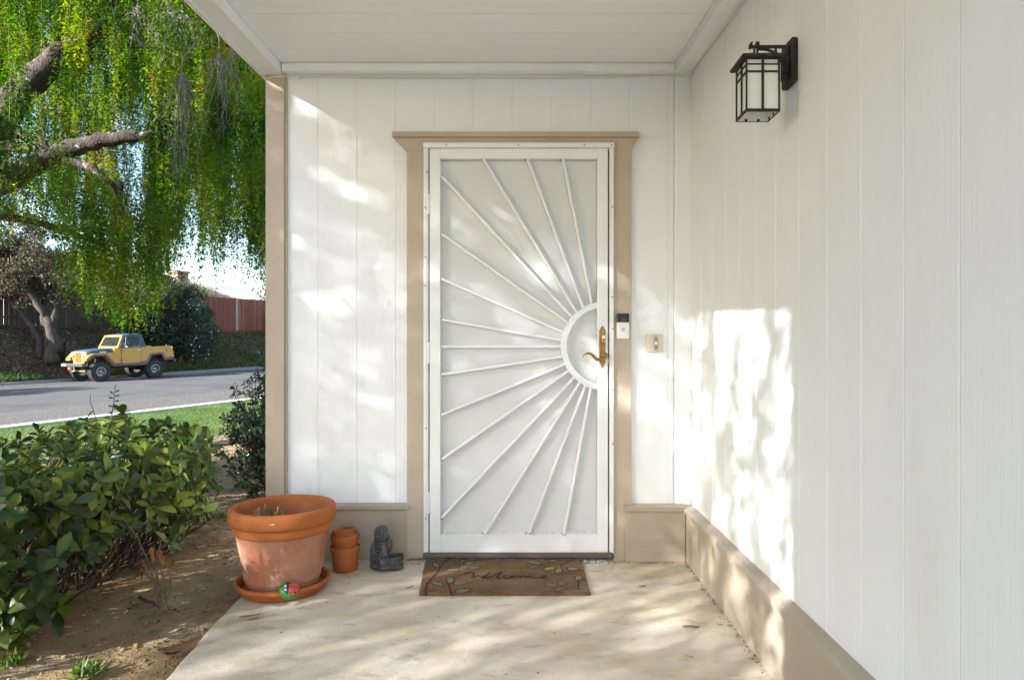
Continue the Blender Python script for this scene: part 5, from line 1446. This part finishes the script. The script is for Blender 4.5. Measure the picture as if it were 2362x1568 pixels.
# leaf density over the walls and the floor as the sun sees them: thick foliage with gaps in it
class Loose:
    def __init__(self): self.C = []
    def fill(self, to_pt, a0, a1, b0, b1, dens, s0, s1, area):
        """dens(a, b): leaf area per unit of sunlit surface; twigs of eight leaves are scattered accordingly"""
        A = (a1-a0)*(b1-b0); mx_ = 4.6; n_ = int(A*mx_/area/8)
        a = a0+(a1-a0)*r_.random(n_); b = b0+(b1-b0)*r_.random(n_)
        k = r_.random(n_)*mx_ < dens(a, b)
        a, b = a[k], b[k]; s = s0+(s1-s0)*r_.random(len(a))
        P = np.stack(to_pt(a, b), -1) + s[:, None]*np.array([-1.4, -1.0, .73])
        P = np.repeat(P, 8, 0); m_ = len(P)
        off = r_.normal(0, 1, (m_, 3))*np.array([.035, .035, .055])
        self.C.append(P+off)
LO = Loose()
patch = [(704, 271, 34, 30, 0), (760, 290, 75, 24, 32), (879, 350, 62, 22, 30), (905, 390, 55, 26, 20), (758, 425, 52, 62, 25), (838, 475, 40, 50, 30), (700, 482, 34, 30, 0), (725, 580, 58, 34, 20),
         (775, 650, 50, 60, 30), (828, 607, 46, 34, 25), (880, 665, 40, 44, 30), (912, 740, 30, 40, 30), (846, 878, 24, 14, 25), (912, 892, 26, 16, 25), (965, 376, 22, 28, 0), (958, 646, 22, 34, 0), (958, 752, 22, 34, 0), (951, 917, 22, 22, 0),
         (640, 330, 26, 60, 0), (640, 470, 26, 40, 0), (640, 640, 26, 24, 0), (715, 700, 30, 24, 20), (640, 250, 26, 40, 0),
         (1115, 447, 90, 20, 27), (1165, 492, 55, 32, 20), (1060, 560, 56, 26, 15), (1100, 640, 90, 32, 15), (1205, 706, 95, 22, 15), (1075, 700, 55, 26, 10), (1255, 765, 50, 24, 20), (1110, 800, 55, 22, 20),
         (1200, 870, 65, 26, 20), (1335, 800, 34, 55, 0), (1060, 845, 40, 18, 20), (1270, 610, 46, 20, 25), (1140, 935, 70, 20, 20), (1380, 690, 22, 26, 0), (1390, 905, 22, 40, 0), (1250, 990, 50, 18, 20), (1000, 600, 20, 60, 0),
         (1435, 665, 20, 28, 0), (1435, 750, 20, 30, 0), (1435, 850, 20, 30, 0), (1435, 935, 20, 22, 0), (1515, 695, 62, 42, 25), (1578, 760, 18, 34, 0), (1575, 835, 18, 36, 0), (1498, 860, 32, 20, 15), (1500, 925, 38, 18, 15), (1500, 1010, 34, 20, 15), (1500, 1120, 26, 18, 0), (1440, 1030, 20, 20, 0)]
def dens_front(x, z):
    px = 1210+441*x; py = 797-441*(z-CAM_H)
    g_ = np.zeros_like(x)
    for cx, cy__, rx, ry, an in patch:
        c, s_ = math.cos(R(an)), math.sin(R(an)); dx, dy = px-cx, py-cy__
        g_ = np.maximum(g_, np.exp(-(((dx*c+dy*s_)/rx)**2+((-dx*s_+dy*c)/ry)**2)*.75))
    return 2.6*(1-g_)**1.1 + 2.35 - .35*(px < 950) + .5*(noise2(x, z, 3, 3, 6)-.5)*(1-g_)
LO.fill(lambda a, b: (a, 0*a, b), -1.42, XR, .0, 2.35, dens_front, 3.6, 6.4, 1.1e-3)
def dens_floor(x, y):
    D = y+CAM_D; px = 1210+1600*x/D; py = 797+1600*CAM_H/D
    g_ = np.zeros_like(x)
    for cx, cy__, rx, ry, an in ((1560, 1420, 130, 30, -8), (1680, 1400, 50, 24, 0), (1000, 1540, 130, 26, -10), (1330, 1490, 110, 14, -8), (1150, 1420, 60, 10, 0), (560, 1480, 90, 40, 0), (800, 1500, 70, 18, 0)):
        c, s_ = math.cos(R(an)), math.sin(R(an)); dx, dy = px-cx, py-cy__
        g_ = np.maximum(g_, np.exp(-(((dx*c+dy*s_)/rx)**2+((-dx*s_+dy*c)/ry)**2)))
    return 1.5*(1-.85*g_) + .45
LO.fill(lambda a, b: (a, b, 0*a), -1.4, .83, -2.3, -.02, dens_floor, 3.8, 6.4, 1.1e-3)
def dens_yard(x, y): return np.clip(.55+1.8*(noise2(x, y, 12, 3, 1.6)-.5), .2, 2)
LO.fill(lambda a, b: (a, b, .2+0*a), -4.6, -1.4, -2.6, 1.4, dens_yard, 4.6, 6.8, 1.1e-3)
def dens_right(y, z):
    n1 = noise2(y, z, 31, 3, 1.0); 
    n1 = noise2(y*7.5+z*.8, z*1.5, 31, 4, 1.0)
    t_ = np.clip(-y/1.36, 0, 1)
    return np.clip((n1-.33+.13*(1-t_)-.05*t_)*16, 1.2, 4.6)
LO.fill(lambda a, b: (XR+0*a, a, b), -1.42, .0, .0, 1.6, dens_right, 3.6, 6.0, 1.1e-3)
C = np.concatenate(LO.C); m_ = len(C)
D = r_.normal(0, 1, (m_, 3)); D[:, 2] -= .6
S2.C += [C]; S2.D += [D]; S2.N += [r_.normal(0, 1, (m_, 3))]; S2.L += [.062*(.8+.4*r_.random(m_))]; S2.W += [.035*(.8+.4*r_.random(m_))]
print("dapple leaves", m_)
def in_sun_tube(p):
    s = -p[1]
    if s > 0 and -1.6 < p[0]+1.4*s < 1.1 and -.2 < p[2]-.73*s < 2.6: return True
    s = (XR-p[0])/1.4
    if -1.6 < p[1]+s < .1 and -.1 < p[2]-.73*s < 1.9: return True
    s = p[2]/.73
    return -4.6 < p[0]+1.4*s < 1.0 and -2.6 < p[1]+s < 1.3
for _ in range(950):  # added foliage out of view, keeps sky light off the low front wall
    x = -2.6-5.4*r_.random(); y = -6.5+7.5*r_.random(); zt_ = 2.0+3.2*r_.random()
    D = y+CAM_D
    if D > -.1 and x/max(D, .05) > -.90: continue
    zb_ = max(1.0, zt_-1.3)
    if y < -3.4 and -3.3 < x: continue
    if any(in_sun_tube((x, y, q_)) for q_ in np.linspace(zb_, zt_, 7)): continue
    S2.bundle(x, y, zt_, zb_, .34, 12, r_, L=.085, W=.05, step=.036)
S2.build("crown", M_may, mt_, T0)
# a street tree left of the picture whose crown throws the long shadow over the road
sx_, sy_ = -27.6, 15.6
stt = thing("street_tree", "round street tree standing left of the picture, shading the road", "tree", (sx_, sy_, -.5))
stems(stt, [([(0, 0, -.2), (.05, 0, 1.4), (0, .1, 2.6), (.1, .1, 4.0)], [.17, .13, .11, .04]), ([(0, .05, 2.0), (.7, .2, 3.0), (1.0, .3, 4.0)], [.08, .06, .03]), ([(0, .05, 2.2), (-.7, -.2, 3.2), (-.9, -.3, 4.1)], [.08, .06, .03])], M_bark, 71)
bl = cluster_blobs((0, 0, 3.9), (1.9, 1.9, 1.1), 60, .5, 61)
V, F = leaf_kites(*blob_leaves(bl, 9000, .13, .08, seed=62)); np_mesh("crown", V, F.reshape(-1, 3), 3, M_may, stt)
# bare grey twig clusters
M_grey = mat("bare_grey_twig", (.27, .235, .215), (.19, .165, .15), rough=.9, scale=30)
def bare(px, py0, py1, D, n_, spread, seed):
    rr = np.random.default_rng(seed); mb_ = MB()
    a = at(px, py0, D)-T0; zl = (py1-py0)*D/1600
    mb_.tube([a+Vector((rr.normal(0, .1), 0, .35)), a+Vector((0, 0, .1)), a], [.006, .0045, .003], 5)
    for k in range(n_):
        d = Vector((rr.normal(0, spread), rr.normal(0, spread), 0)); l = zl*(.35+.65*rr.random())
        p = [a+Vector((0, 0, -.06*rr.random())), a+d*.6+Vector((rr.normal(0, .02), 0, -l*.25)), a+d*(.9+.2*rr.random())+Vector((rr.normal(0, .04), 0, -l*.6)), a+d*(.8+.4*rr.random())+Vector((rr.normal(0, .05), 0, -l))]
        mb_.tube(wob(p, 3, .008, int(seed*100+k)), [.0030-.0023*i/9 for i in range(10)], n=4, cap=False)
    mb_.build("bare_twigs", M_grey, mt_, fix=False)
bare(318, 8, 130, 6.0, 14, .10, 1); bare(420, 20, 210, 6.0, 22, .10, 2); bare(395, 5, 140, 5.8, 12, .10, 7); bare(420, 165, 470, 5.7, 24, .065, 3); bare(505, 120, 330, 5.6, 22, .075, 4); bare(548, 95, 250, 5.6, 9, .10, 5); bare(360, 70, 240, 6.1, 6, .06, 6)

# ------------------------------------------------------------------ hedge and shrubs with big leaves
def leaf_template(bend, fold, curl, ob=.62):
    prof = [(0, .03), (.12, .10), (.35, .30), (ob, .42), (.84, .30), (1.0, 0.0)]
    V = []; F = []
    for i, (t, w) in enumerate(prof):
        z = -bend*t*t
        V.append((t, 0, z)); 
        if i < len(prof)-1:
            V.append((t, w*.5, z+fold*w)); V.append((t, -w*.5, z+fold*w-curl*w*(i == 3)))
    for i in range(len(prof)-2):
        a = 3*i; F += [(a, a+3, a+4, a+1), (a, a+2, a+5, a+3)]
    a = 3*(len(prof)-2); F += [(a, a+3, a+1), (a, a+2, a+3)]
    return np.array(V), F
LT = [leaf_template(.18, .24, .0), leaf_template(.42, .34, .14, .58), leaf_template(-.10, .30, .08, .66), leaf_template(.60, .16, .0, .6)]
M_hl = leaf_mat("hedge_leaf", [(0, (.022, .046, .011)), (.5, (.060, .10, .017)), (.82, (.115, .16, .022)), (.95, (.18, .22, .03)), (1, (.28, .30, .05))], rough=.42, trans=.25, by='island', pos_scale=1.6, spec=.42)
M_hlo = leaf_mat("hedge_leaf_front", [(0, (.022, .046, .011)), (.5, (.062, .105, .017)), (.80, (.115, .165, .022)), (.94, (.19, .24, .03)), (1, (.30, .33, .05))], rough=.42, trans=.25, by='object', pos_scale=1.6, spec=.42)
M_hstem = mat("hedge_stem", (.055, .036, .024), (.11, .078, .052), rough=.9, scale=12)
M_young = leaf_mat("young_leaf", [(0, (.14, .22, .035)), (1, (.30, .33, .06))], rough=.35, trans=.35, by='object', pos_scale=2)
def leafy_shrub(root, whorls, nfront, Ls, Wr, seed, stem_base, name_stem="branches", nl=(6, 9), front_d=None, m_mass=None):
    """whorls: list of (pos world, axis). builds leaves: the nearest as objects, the rest as one mesh"""
    rr = np.random.default_rng(seed); o3 = Vector(root.location); L_ = []
    for P, ax in whorls:
        ax = Vector(ax).normalized(); a = ax.cross(Vector((.3, .5, .81))).normalized(); b = ax.cross(a)
        n_ = int(rr.integers(nl[0], nl[1]+1)); ph = rr.random()*6.28; young = rr.random() < .10
        for k in range(n_):
            t = ph+2*math.pi*k*.382*1.0+rr.normal(0, .15); el = (.15+.75*k/n_)+rr.normal(0, .18)
            rad = a*math.cos(t)+b*math.sin(t)
            D = (rad*math.cos(el)+ax*math.sin(el)).normalized()
            N = (ax*math.cos(el)-rad*math.sin(el)).normalized()+Vector(rr.normal(0, .18, 3))
            sc_ = Ls*(.52+.72*rr.random())*(.62 if (young and k > n_-4) else 1)
            base = Vector(P)-ax*(.035*(1-k/n_))
            L_.append((base, D, N, sc_, int(rr.integers(4)), young and k > n_-4))
    camp = Vector((0, -CAM_D, CAM_H))
    def vis(l):
        p = l[0]+l[1]*l[3]*.5; d = p-camp
        if d.y < .3: return -1
        px, py = 1210+1600*d.x/d.y, 797-1600*d.z/d.y
        if not (-15 < px < 640 and 600 < py < 1575): return -1
        face = abs(Vector(l[2]).normalized().dot(d.normalized()))
        return l[3]/d.length*(.6+.4*face)
    order = sorted(range(len(L_)), key=lambda i: -vis(L_[i]))
    shared = {}
    def tmpl(k, young):
        if (k, young) not in shared:
            me = bpy.data.meshes.new("leaf"); V, F = LT[k]; me.from_pydata([tuple(v) for v in V], [], F)
            me.materials.append(M_young if young else M_hlo); me.polygons.foreach_set("use_smooth", [True]*len(me.polygons)); shared[(k, young)] = me
        return shared[(k, young)]
    def basis(l):
        D = Vector(l[1]); S_ = D.cross(Vector(l[2])).normalized(); N = S_.cross(D)
        return D, S_, N
    front = [i for i in order[:nfront] if vis(L_[i]) > 0]
    fs_ = set(front)
    for i in front:
        l = L_[i]; D, S_, N = basis(l)
        o_ = bpy.data.objects.new("leaf", tmpl(l[4], l[5])); COL.objects.link(o_); o_.parent = root
        m4 = Matrix.Identity(4)
        for r3 in range(3): m4[r3][0] = D[r3]*l[3]; m4[r3][1] = S_[r3]*l[3]*Wr; m4[r3][2] = N[r3]*l[3]*.8; m4[r3][3] = l[0][r3]-o3[r3]
        o_.matrix_local = m4
    VV_ = []; FF = []; b0 = 0; mi_ = []
    fcache = {k: LT[k][1] for k in range(4)}
    for i, l in enumerate(L_):
        if i in fs_: continue
        D, S_, N = basis(l); T_ = LT[l[4]][0]
        W_ = np.array(l[0]-o3)+T_[:, :1]*np.array(D)*l[3]+T_[:, 1:2]*np.array(S_)*l[3]*Wr+T_[:, 2:3]*np.array(N)*l[3]*.8
        VV_.append(W_)
        for f in fcache[l[4]]: FF.append(tuple(q_+b0 for q_ in f)); mi_.append(1 if l[5] else 0)
        b0 += len(T_)
    me = bpy.data.meshes.new("leaf_mass"); me.from_pydata(np.concatenate(VV_).tolist(), [], FF); me.materials.append(m_mass or M_hl); me.materials.append(M_young)
    me.polygons.foreach_set("use_smooth", [True]*len(me.polygons)); me.polygons.foreach_set("material_index", mi_)
    o_ = link_mesh("leaf_mass", me, root); o_["kind"] = "stuff"
    tw = MB()
    for P, ax in whorls:
        P = Vector(P)-o3; b = Vector(stem_base(P+o3, rr))-o3
        mid = b.lerp(P, .55)+Vector((rr.normal(0, .05), rr.normal(0, .05), -.05*rr.random()))
        tw.tube([b, b.lerp(mid, .5)+Vector(rr.normal(0, .025, 3)), mid, mid.lerp(P, .5)+Vector(rr.normal(0, .015, 3)), P-Vector(ax).normalized()*.0], [.006, .0045, .0035, .0028, .002], n=5, cap=False)
    tw.build(name_stem, M_hstem, root, fix=False, smooth=True)
hr = np.random.default_rng(42)
hg = thing("hedge", "broad evergreen hedge with big glossy leaves beside the concrete porch", "hedge", (-3.4, .0, -.05))
wl = []
def hedge_right(y): return -1.86 + .10*math.sin(y*2.3+1) - .26*max(0, y-.05) - .06*max(0, -.7-y)
def hedge_top(x, y): return .47 + .07*math.sin(x*2.1+y) + .05*math.sin(x*5+y*3) - .10*max(0, (x+2.3))
while len(wl) < 760:
    u_ = hr.random()
    if u_ < .42:   # top
        y = -1.15+2.5*hr.random(); x = hedge_right(y)-.15-3.4*hr.random()**1.2
        z = hedge_top(x, y)+hr.normal(0, .045); ax = (hr.normal(.1, .3), hr.normal(-.15, .3), 1)
    elif u_ < .74:  # towards the porch
        y = -1.1+2.2*hr.random(); z = .10+.45*hr.random()**.7; x = hedge_right(y)-.10*(z/.55)**2+hr.normal(0, .06)-.04
        if z < .22 and hr.random() < .5: continue
        ax = (.8, hr.normal(-.2, .35), .25+.5*hr.random())
    else:          # front
        x = -1.80-2.2*hr.random(); z = .04+.5*hr.random(); y = -1.15-.12*(1-z/.5)+hr.normal(0, .06)
        if z < .30 and x > -1.95 and hr.random() < .4: continue
        ax = (hr.normal(.15, .3), -.75, .35+.5*hr.random())
    wl.append(((x, y, z), ax))
for _ in range(150):   # inside
    y = -1.0+2.0*hr.random(); x = hedge_right(y)-.2-2.0*hr.random(); wl.append(((x, y, .25+.25*hr.random()), (hr.normal(0, .5), hr.normal(-.2, .5), .6)))
for _ in range(30):   # big leaves at the near corner
    wl.append(((-1.80-.55*hr.random(), -1.22+.35*hr.random(), .03+.28*hr.random()), (hr.normal(.4, .3), -.6, .45+.5*hr.random())))
leafy_shrub(hg, wl, 300, .084, 1.12, 8, lambda P, rr: (min(P.x-.12-.3*rr.random(), hedge_right(P.y)-.25), P.y+rr.normal(0, .15)+(.2 if P.y < -.9 else 0), -.05))
# low sprigs at the near corner of the hedge
for a, b, ax in ((-1.78, -1.10, (.5, -.6, .35)), (-1.62, -.66, (.7, -.3, .2))): pass

M_cs = leaf_mat("corner_shrub_leaf", [(0, (.010, .026, .012)), (.55, (.026, .055, .020)), (.9, (.05, .09, .025)), (1, (.13, .16, .03))], rough=.32, trans=.18, pos_scale=2.0)
cs = thing("corner_shrub", "dark glossy small-leaved shrub growing behind the corner of the house", "shrub", (-2.0, 2.0, -.1))
wl = []
sr = np.random.default_rng(4)
while len(wl) < 560:
    d = unit(sr.normal(0, 1, (1, 3)))[0]; q_ = .55+.45*sr.random()
    x = -1.86+.46*d[0]*q_; y = 1.9+.85*d[1]*q_; z = .48+.62*d[2]*q_
    if z < 0: continue
    if z > .75: x += .12*(z-.75)
    if x > XL-.10: continue
    wl.append(((x, y, z), (d[0]+.1, d[1]-.2, d[2]*.6+.5)))
for k in range(14): # upright loose tips
    x = -2.1+.6*sr.random(); wl.append(((x, 1.6+.7*sr.random(), .85+.35*sr.random()), (sr.normal(-.1, .3), -.1, 1)))
leafy_shrub(cs, [w for w in wl if w[0][0] < XL-.1], 0, .050, 1.15, 15, lambda P, rr: (-1.9+rr.normal(0, .06), 2.0+rr.normal(0, .06), -.08), nl=(6, 9), m_mass=M_cs)

# tall shoot above the hedge, wiry stalk beside it
ts = thing("tall_shoot", "thin upright shoot with a few small leaves rising above the hedge", "shoot", tuple(at(258, 968, 4.3)))
t0 = at(258, 968, 4.3)
sp_ = [at(258, 985, 4.3), at(257, 960, 4.3), at(262, 930, 4.3), at(265, 897, 4.3)]
MB().tube([p-t0 for p in sp_], [.004, .0035, .003, .0015], 6).build("stem", M_twig, ts, smooth=True)
lm = bpy.data.meshes.new("leaf"); V, F = LT[0]; lm.from_pydata([tuple(v) for v in V], [], F); lm.materials.append(M_hlo)
for k, (px, py, an) in enumerate([(265, 899, 80), (268, 905, 30), (258, 908, 150), (266, 915, 20), (257, 918, 170), (268, 926, 10), (262, 938, 160), (266, 945, 25), (258, 955, 150)]):
    o_ = bpy.data.objects.new("leaf", lm); COL.objects.link(o_); o_.parent = ts
    o_.location = at(px if k else 265, py, 4.3)-t0 if False else (sp_[0].lerp(sp_[3], 1-(py-897)/88.0)-t0); o_.rotation_euler = (R(60), -R(an if an < 90 else an), R(10*k)); o_.scale = (.032, .03, .03)
# far shoots of the hedge edge with taller whorl: wiry dead stalk
ws_ = thing("bare_stalk", "wiry bare stalk leaning above the hedge left of the tall shoot", "stalk", tuple(at(225, 975, 4.4)))
a0 = at(225, 975, 4.4)
MB().tube([at(228, 985, 4.4)-a0, at(218, 955, 4.4)-a0, at(208, 925, 4.4)-a0, at(209, 908, 4.4)-a0], [.003, .0025, .002, .001], 5).tube([at(214, 940, 4.4)-a0, at(208, 935, 4.4)-a0], .0015, 4).build("stem", M_twig, ws_)

# dead sapling with orange leaves
def G(px, py, z=-.03):
    D = 1600*(CAM_H-z)/(py-797); return Vector(((px-1210)*D/1600, D-CAM_D, z))
dsp = G(372, 1412); 
ds = thing("dead_sapling", "dead wiry sapling with drooping orange-brown leaves in the soil by the hedge", "dead plant", tuple(dsp))
DD = dsp.y+CAM_D
tips = [(330, 1290), (352, 1265), (340, 1300), (368, 1270), (362, 1285), (325, 1310), (390, 1290), (300, 1215), (372, 1240)]
M_or = mat("orange_dead_leaf", (.36, .135, .045), (.22, .085, .03), rough=.7, scale=40)
for k, (px, py) in enumerate(tips):
    p = at(px, py, DD+.02*k-.05)-dsp
    m_ = MB().tube(wob([Vector((.012*math.sin(k), .01*k-.03, 0)), p*.5+Vector((.02*math.cos(k), 0, .03)), p], 3, .006, 50+k), .0022, 4); m_.build("stem", M_twig, ds)
    if k not in (2, 7, 8):
        for j in range(3):
            l_ = MB(); a = Vector(rng.normal(0, .006, 3)); h = .028+.02*rng.random(); w_ = .010+.006*rng.random(); c, s_ = math.cos(j*1.1+k), math.sin(j*1.1+k)
            l_.add([p+a, p+a+Vector((w_*c, w_*s_, -h*.35)), p+a+Vector((w_*.7*c, w_*.7*s_, -h*.8)), p+a+Vector((.004, 0, -h*1.15)), p+a+Vector((-w_*.7*c, -w_*.7*s_+.006, -h*.75)), p+a+Vector((-w_*c, -w_*s_+.004, -h*.35)), p+a+Vector((0, .008, -h*.5))],
                   [(0, 1, 6), (1, 2, 6), (2, 3, 6), (3, 4, 6), (4, 5, 6), (5, 0, 6)])
            l_.build("dead_leaf", M_or, ds, fix=False)

# ------------------------------------------------------------------ fallen leaves, twigs, crumbs
def fallen(px, py, L_, W_, ang, label, m, z=.003, curl=.35, name="fallen_leaf", cat="leaf"):
    p = G(px, py, z)
    V = []; F = []; n_ = 7
    for i in range(n_+1):
        t = i/n_; w_ = W_*math.sin(math.pi*min(1, t*.97+.03))**.7*(1+.12*math.sin(i*2.7+px))
        zz = curl*L_*(t-.5)**2*1.6
        for j in (-1, 0, 1): V.append(((t-.5)*L_, j*w_/2, zz+abs(j)*curl*w_*.35+.002*math.sin(i*3+j)))
    for i in range(n_):
        for j in range(2): a = i*3+j; F.append((a, a+1, a+4, a+3))
    m_ = MB().add(V, F); o_ = m_.build(name, m, smooth=True, fix=False); o_.location = p; o_.rotation_euler = (R(4), R(-5), R(ang))
    sol = o_.modifiers.new("thickness", 'SOLIDIFY'); sol.thickness = .0007
    return tag(o_, label, cat)
M_l1 = mat("tan_dead_leaf", (.42, .30, .16), (.30, .19, .09), rough=.75, scale=40); M_l2 = mat("brown_dead_leaf", (.26, .12, .05), (.15, .065, .03), rough=.75, scale=40)
fallen(577, 1425, .085, .040, 8, "curled tan leaf lying on the concrete in front of the terracotta saucer", M_l1)
fallen(413, 1496, .14, .06, 35, "large brown leaf on the soil touching the edge of the concrete", M_l2, z=.0)
fallen(400, 1507, .09, .05, 80, "crumpled brown leaf below the large brown leaf at the concrete edge", M_l2, z=-.012, curl=.6)
fallen(1483, 1352, .035, .018, -5, "small orange-brown leaf on the concrete right of the doormat", M_or)
fallen(1660, 1441, .028, .012, -30, "tiny yellowish leaf on the concrete near the right wall", M_l1)
fallen(519, 1257, .09, .06, 20, "rust coloured leaf on the soil behind the large flowerpot", M_or, z=-.02, curl=.5)
fallen(82, 1100, .13, .10, 10, "big reddish brown dead leaf caught in the top of the hedge", M_l2, z=.42, curl=.4) if False else None
fallen(1198, 1340*0+1368, .02, .006, 30, "tiny brown leaf fragment on the concrete before the doormat", M_l2) if False else None
fallen(925+20, 1353, .04, .008, 35, "thin curled brown leaf on the concrete between the statue and the doormat", M_l2, curl=.2)
def fallen_twig(px, py, L_, r0, ang, label, name="fallen_twig", z=.004, m=M_twig):
    p = G(px, py, z); mb_ = MB(); c, s_ = math.cos(R(ang)), math.sin(R(ang))
    mb_.tube(wob([Vector((-c*L_/2, -s_*L_/2, r0)), Vector((0, 0, r0*1.3)), Vector((c*L_/2, s_*L_/2, r0))], 4, L_*.012, int(px)), r0, 6)
    o_ = mb_.build(name, m, smooth=True); o_.location = p; return tag(o_, label, "twig")
fallen_twig(1594, 1446, .062, .0035, -4, "short brown twig on the concrete near the right wall")
fallen_twig(1588, 1513, .035, .0018, -40, "thin pale twig on the concrete at the lower right", m=M_drylt)
fallen_twig(345, 1392, .20, .007, -38, "knobbly grey twig on the soil beside the dead sapling", z=-.03, m=M_bark)
bp_ = G(520, 1030, -.17)
br = MB().tube(wob([Vector((-.45, -.35, .0)), Vector((-.1, -.05, .03)), Vector((.55, .38, .06))], 5, .012, 9), [.014, .015, .018, .02, .021, .022, .023, .024, .025, .026, .026], 8).build("fallen_branch", M_bark, smooth=True)
br.location = bp_; br.location.z = float(yard_z(bp_.x, bp_.y))+.02
tag(br, "fallen grey branch lying on the mulch between lawn and shrubs", "branch")
def weed(px, py, n_, h, label, z=-.03):
    p = G(px, py, z); P = np.column_stack([rng.normal(0, h*.35, n_), rng.normal(0, h*.3, n_), np.zeros(n_)])
    D = rng.normal(0, .8, (n_, 3)); D[:, 2] = .55+.4*rng.random(n_)
    V, F = leaf_kites(P, D, rng.normal(0, 1, (n_, 3)), h*(.6+.6*rng.random(n_)), h*.16*(.6+.8*rng.random(n_)), .15)
    o_ = np_mesh("weed", V, F.reshape(-1, 3), 3, M_grass); o_.location = p; return tag(o_, label, "weed")
weed(198, 1556, 120, .06, "low tuft of green weed on the bare soil at the bottom of the picture")
weed(505, 1195, 60, .05, "small green weed on the soil behind the large flowerpot")
weed(25, 1530, 50, .06, "pale green weed on the soil at the bottom left corner")
weed(390, 1250*0+1243, 40, .035, "tiny green seedling on the soil right of the dead sapling") if False else None
# soil litter
n_ = 20000
x = -6+4.9*rng.random(n_); y = -2.6+10*rng.random(n_)**1.3
k = (x < slab_edge(y)-.01) & ((y < 0) | (x < XL-.05)); x, y = x[k], y[k]
keep = noise2(x, y, 61, 3, 2.2)+.4*rng.random(len(x))-.35*(np.abs(x-slab_edge(y)) < .16) > .62
x, y = x[keep], y[keep]; n_ = len(x)
P = np.column_stack([x, y, soil_z(x, y)+.004])
D = rng.normal(0, 1, (n_, 3)); D[:, 2] *= .22
N = rng.normal(0, .35, (n_, 3)); N[:, 2] += 1
small = rng.random(n_)
V, F = leaf_kites(P, D, N, .010+.030*small**3+.025*(y > 1.2), .005+.010*small**2+.006*(y > 1.2), .2)
M_lit2 = leaf_mat("soil_litter_bits", [(0, (.035, .024, .016)), (.5, (.11, .07, .04)), (.8, (.22, .15, .085)), (1, (.42, .35, .25))], rough=.85, trans=0, pos_scale=2)
o_ = np_mesh("soil_litter", V, F.reshape(-1, 3), 3, M_lit2); o_["kind"] = "stuff"
# clods and small stones
mb_ = MB(); ico = bmesh.new(); bmesh.ops.create_icosphere(ico, subdivisions=1, radius=1); iv = [v.co.copy() for v in ico.verts]; ico.verts.index_update(); if_ = [[v.index for v in f.verts] for f in ico.faces]; ico.free()
for _ in range(2600):
    y = -2.4+3.6*rng.random(); x = float(slab_edge(y))-.015-1.0*rng.random()**1.6
    if x < -1.4 and y > .1 and rng.random() < .3: continue
    if y > 0 and x > XL-.06: continue
    s_ = .0025+.010*rng.random()**4; q_ = Vector((x, y, float(soil_z(np.array([x]), np.array([y]))[0])+s_*.3)); st3 = rng.random(3)*.6+.6
    mb_.add([q_+Vector((v.x*s_*st3[0], v.y*s_*st3[1], v.z*s_*.7*st3[2])) for v in iv], if_)
o_ = mb_.build("soil_clods", M_soil, fix=False, smooth=True); o_["kind"] = "stuff"
# crumbs on the slab, thickest along the walls
mb_ = MB()
for _ in range(1500):
    q_ = rng.random()
    if q_ < .45: x, y = -1.2+2.0*rng.random(), -.03-abs(rng.normal(0, .02))-(.025 if True else 0)
    elif q_ < .88: y = -2.3*rng.random(); x = .829-abs(rng.normal(0, .010))
    else: x, y = -1.15+1.95*rng.random(), -1.9*rng.random()
    if -.53 < x < .31 and y > -.56: continue
    s_ = .0009+.0030*rng.random()**5
    mb_.add([Vector((x+v.x*s_*(1+rng.random()), y+v.y*s_, s_*.5+v.z*s_*.6)) for v in iv], if_)
o_ = mb_.build("slab_crumbs", mat("dark_debris", (.11, .085, .06), (.26, .21, .155), rough=.95, scale=90), fix=False); o_["kind"] = "stuff"
mb_ = MB()
for _ in range(640):
    x = -.52+.95*rng.random(); y = -.047+.012*rng.normal(); s_ = .003+.007*rng.random()**2
    if y < -.09: continue
    mb_.add([Vector((x+v.x*s_*1.4, y+v.y*s_, s_*.4+v.z*s_*.7)) for v in iv], if_)
o_ = mb_.build("broken_mortar", mat("pale_mortar", (.50, .47, .42), (.30, .27, .23), rough=.95, scale=40), fix=False); o_["kind"] = "stuff"
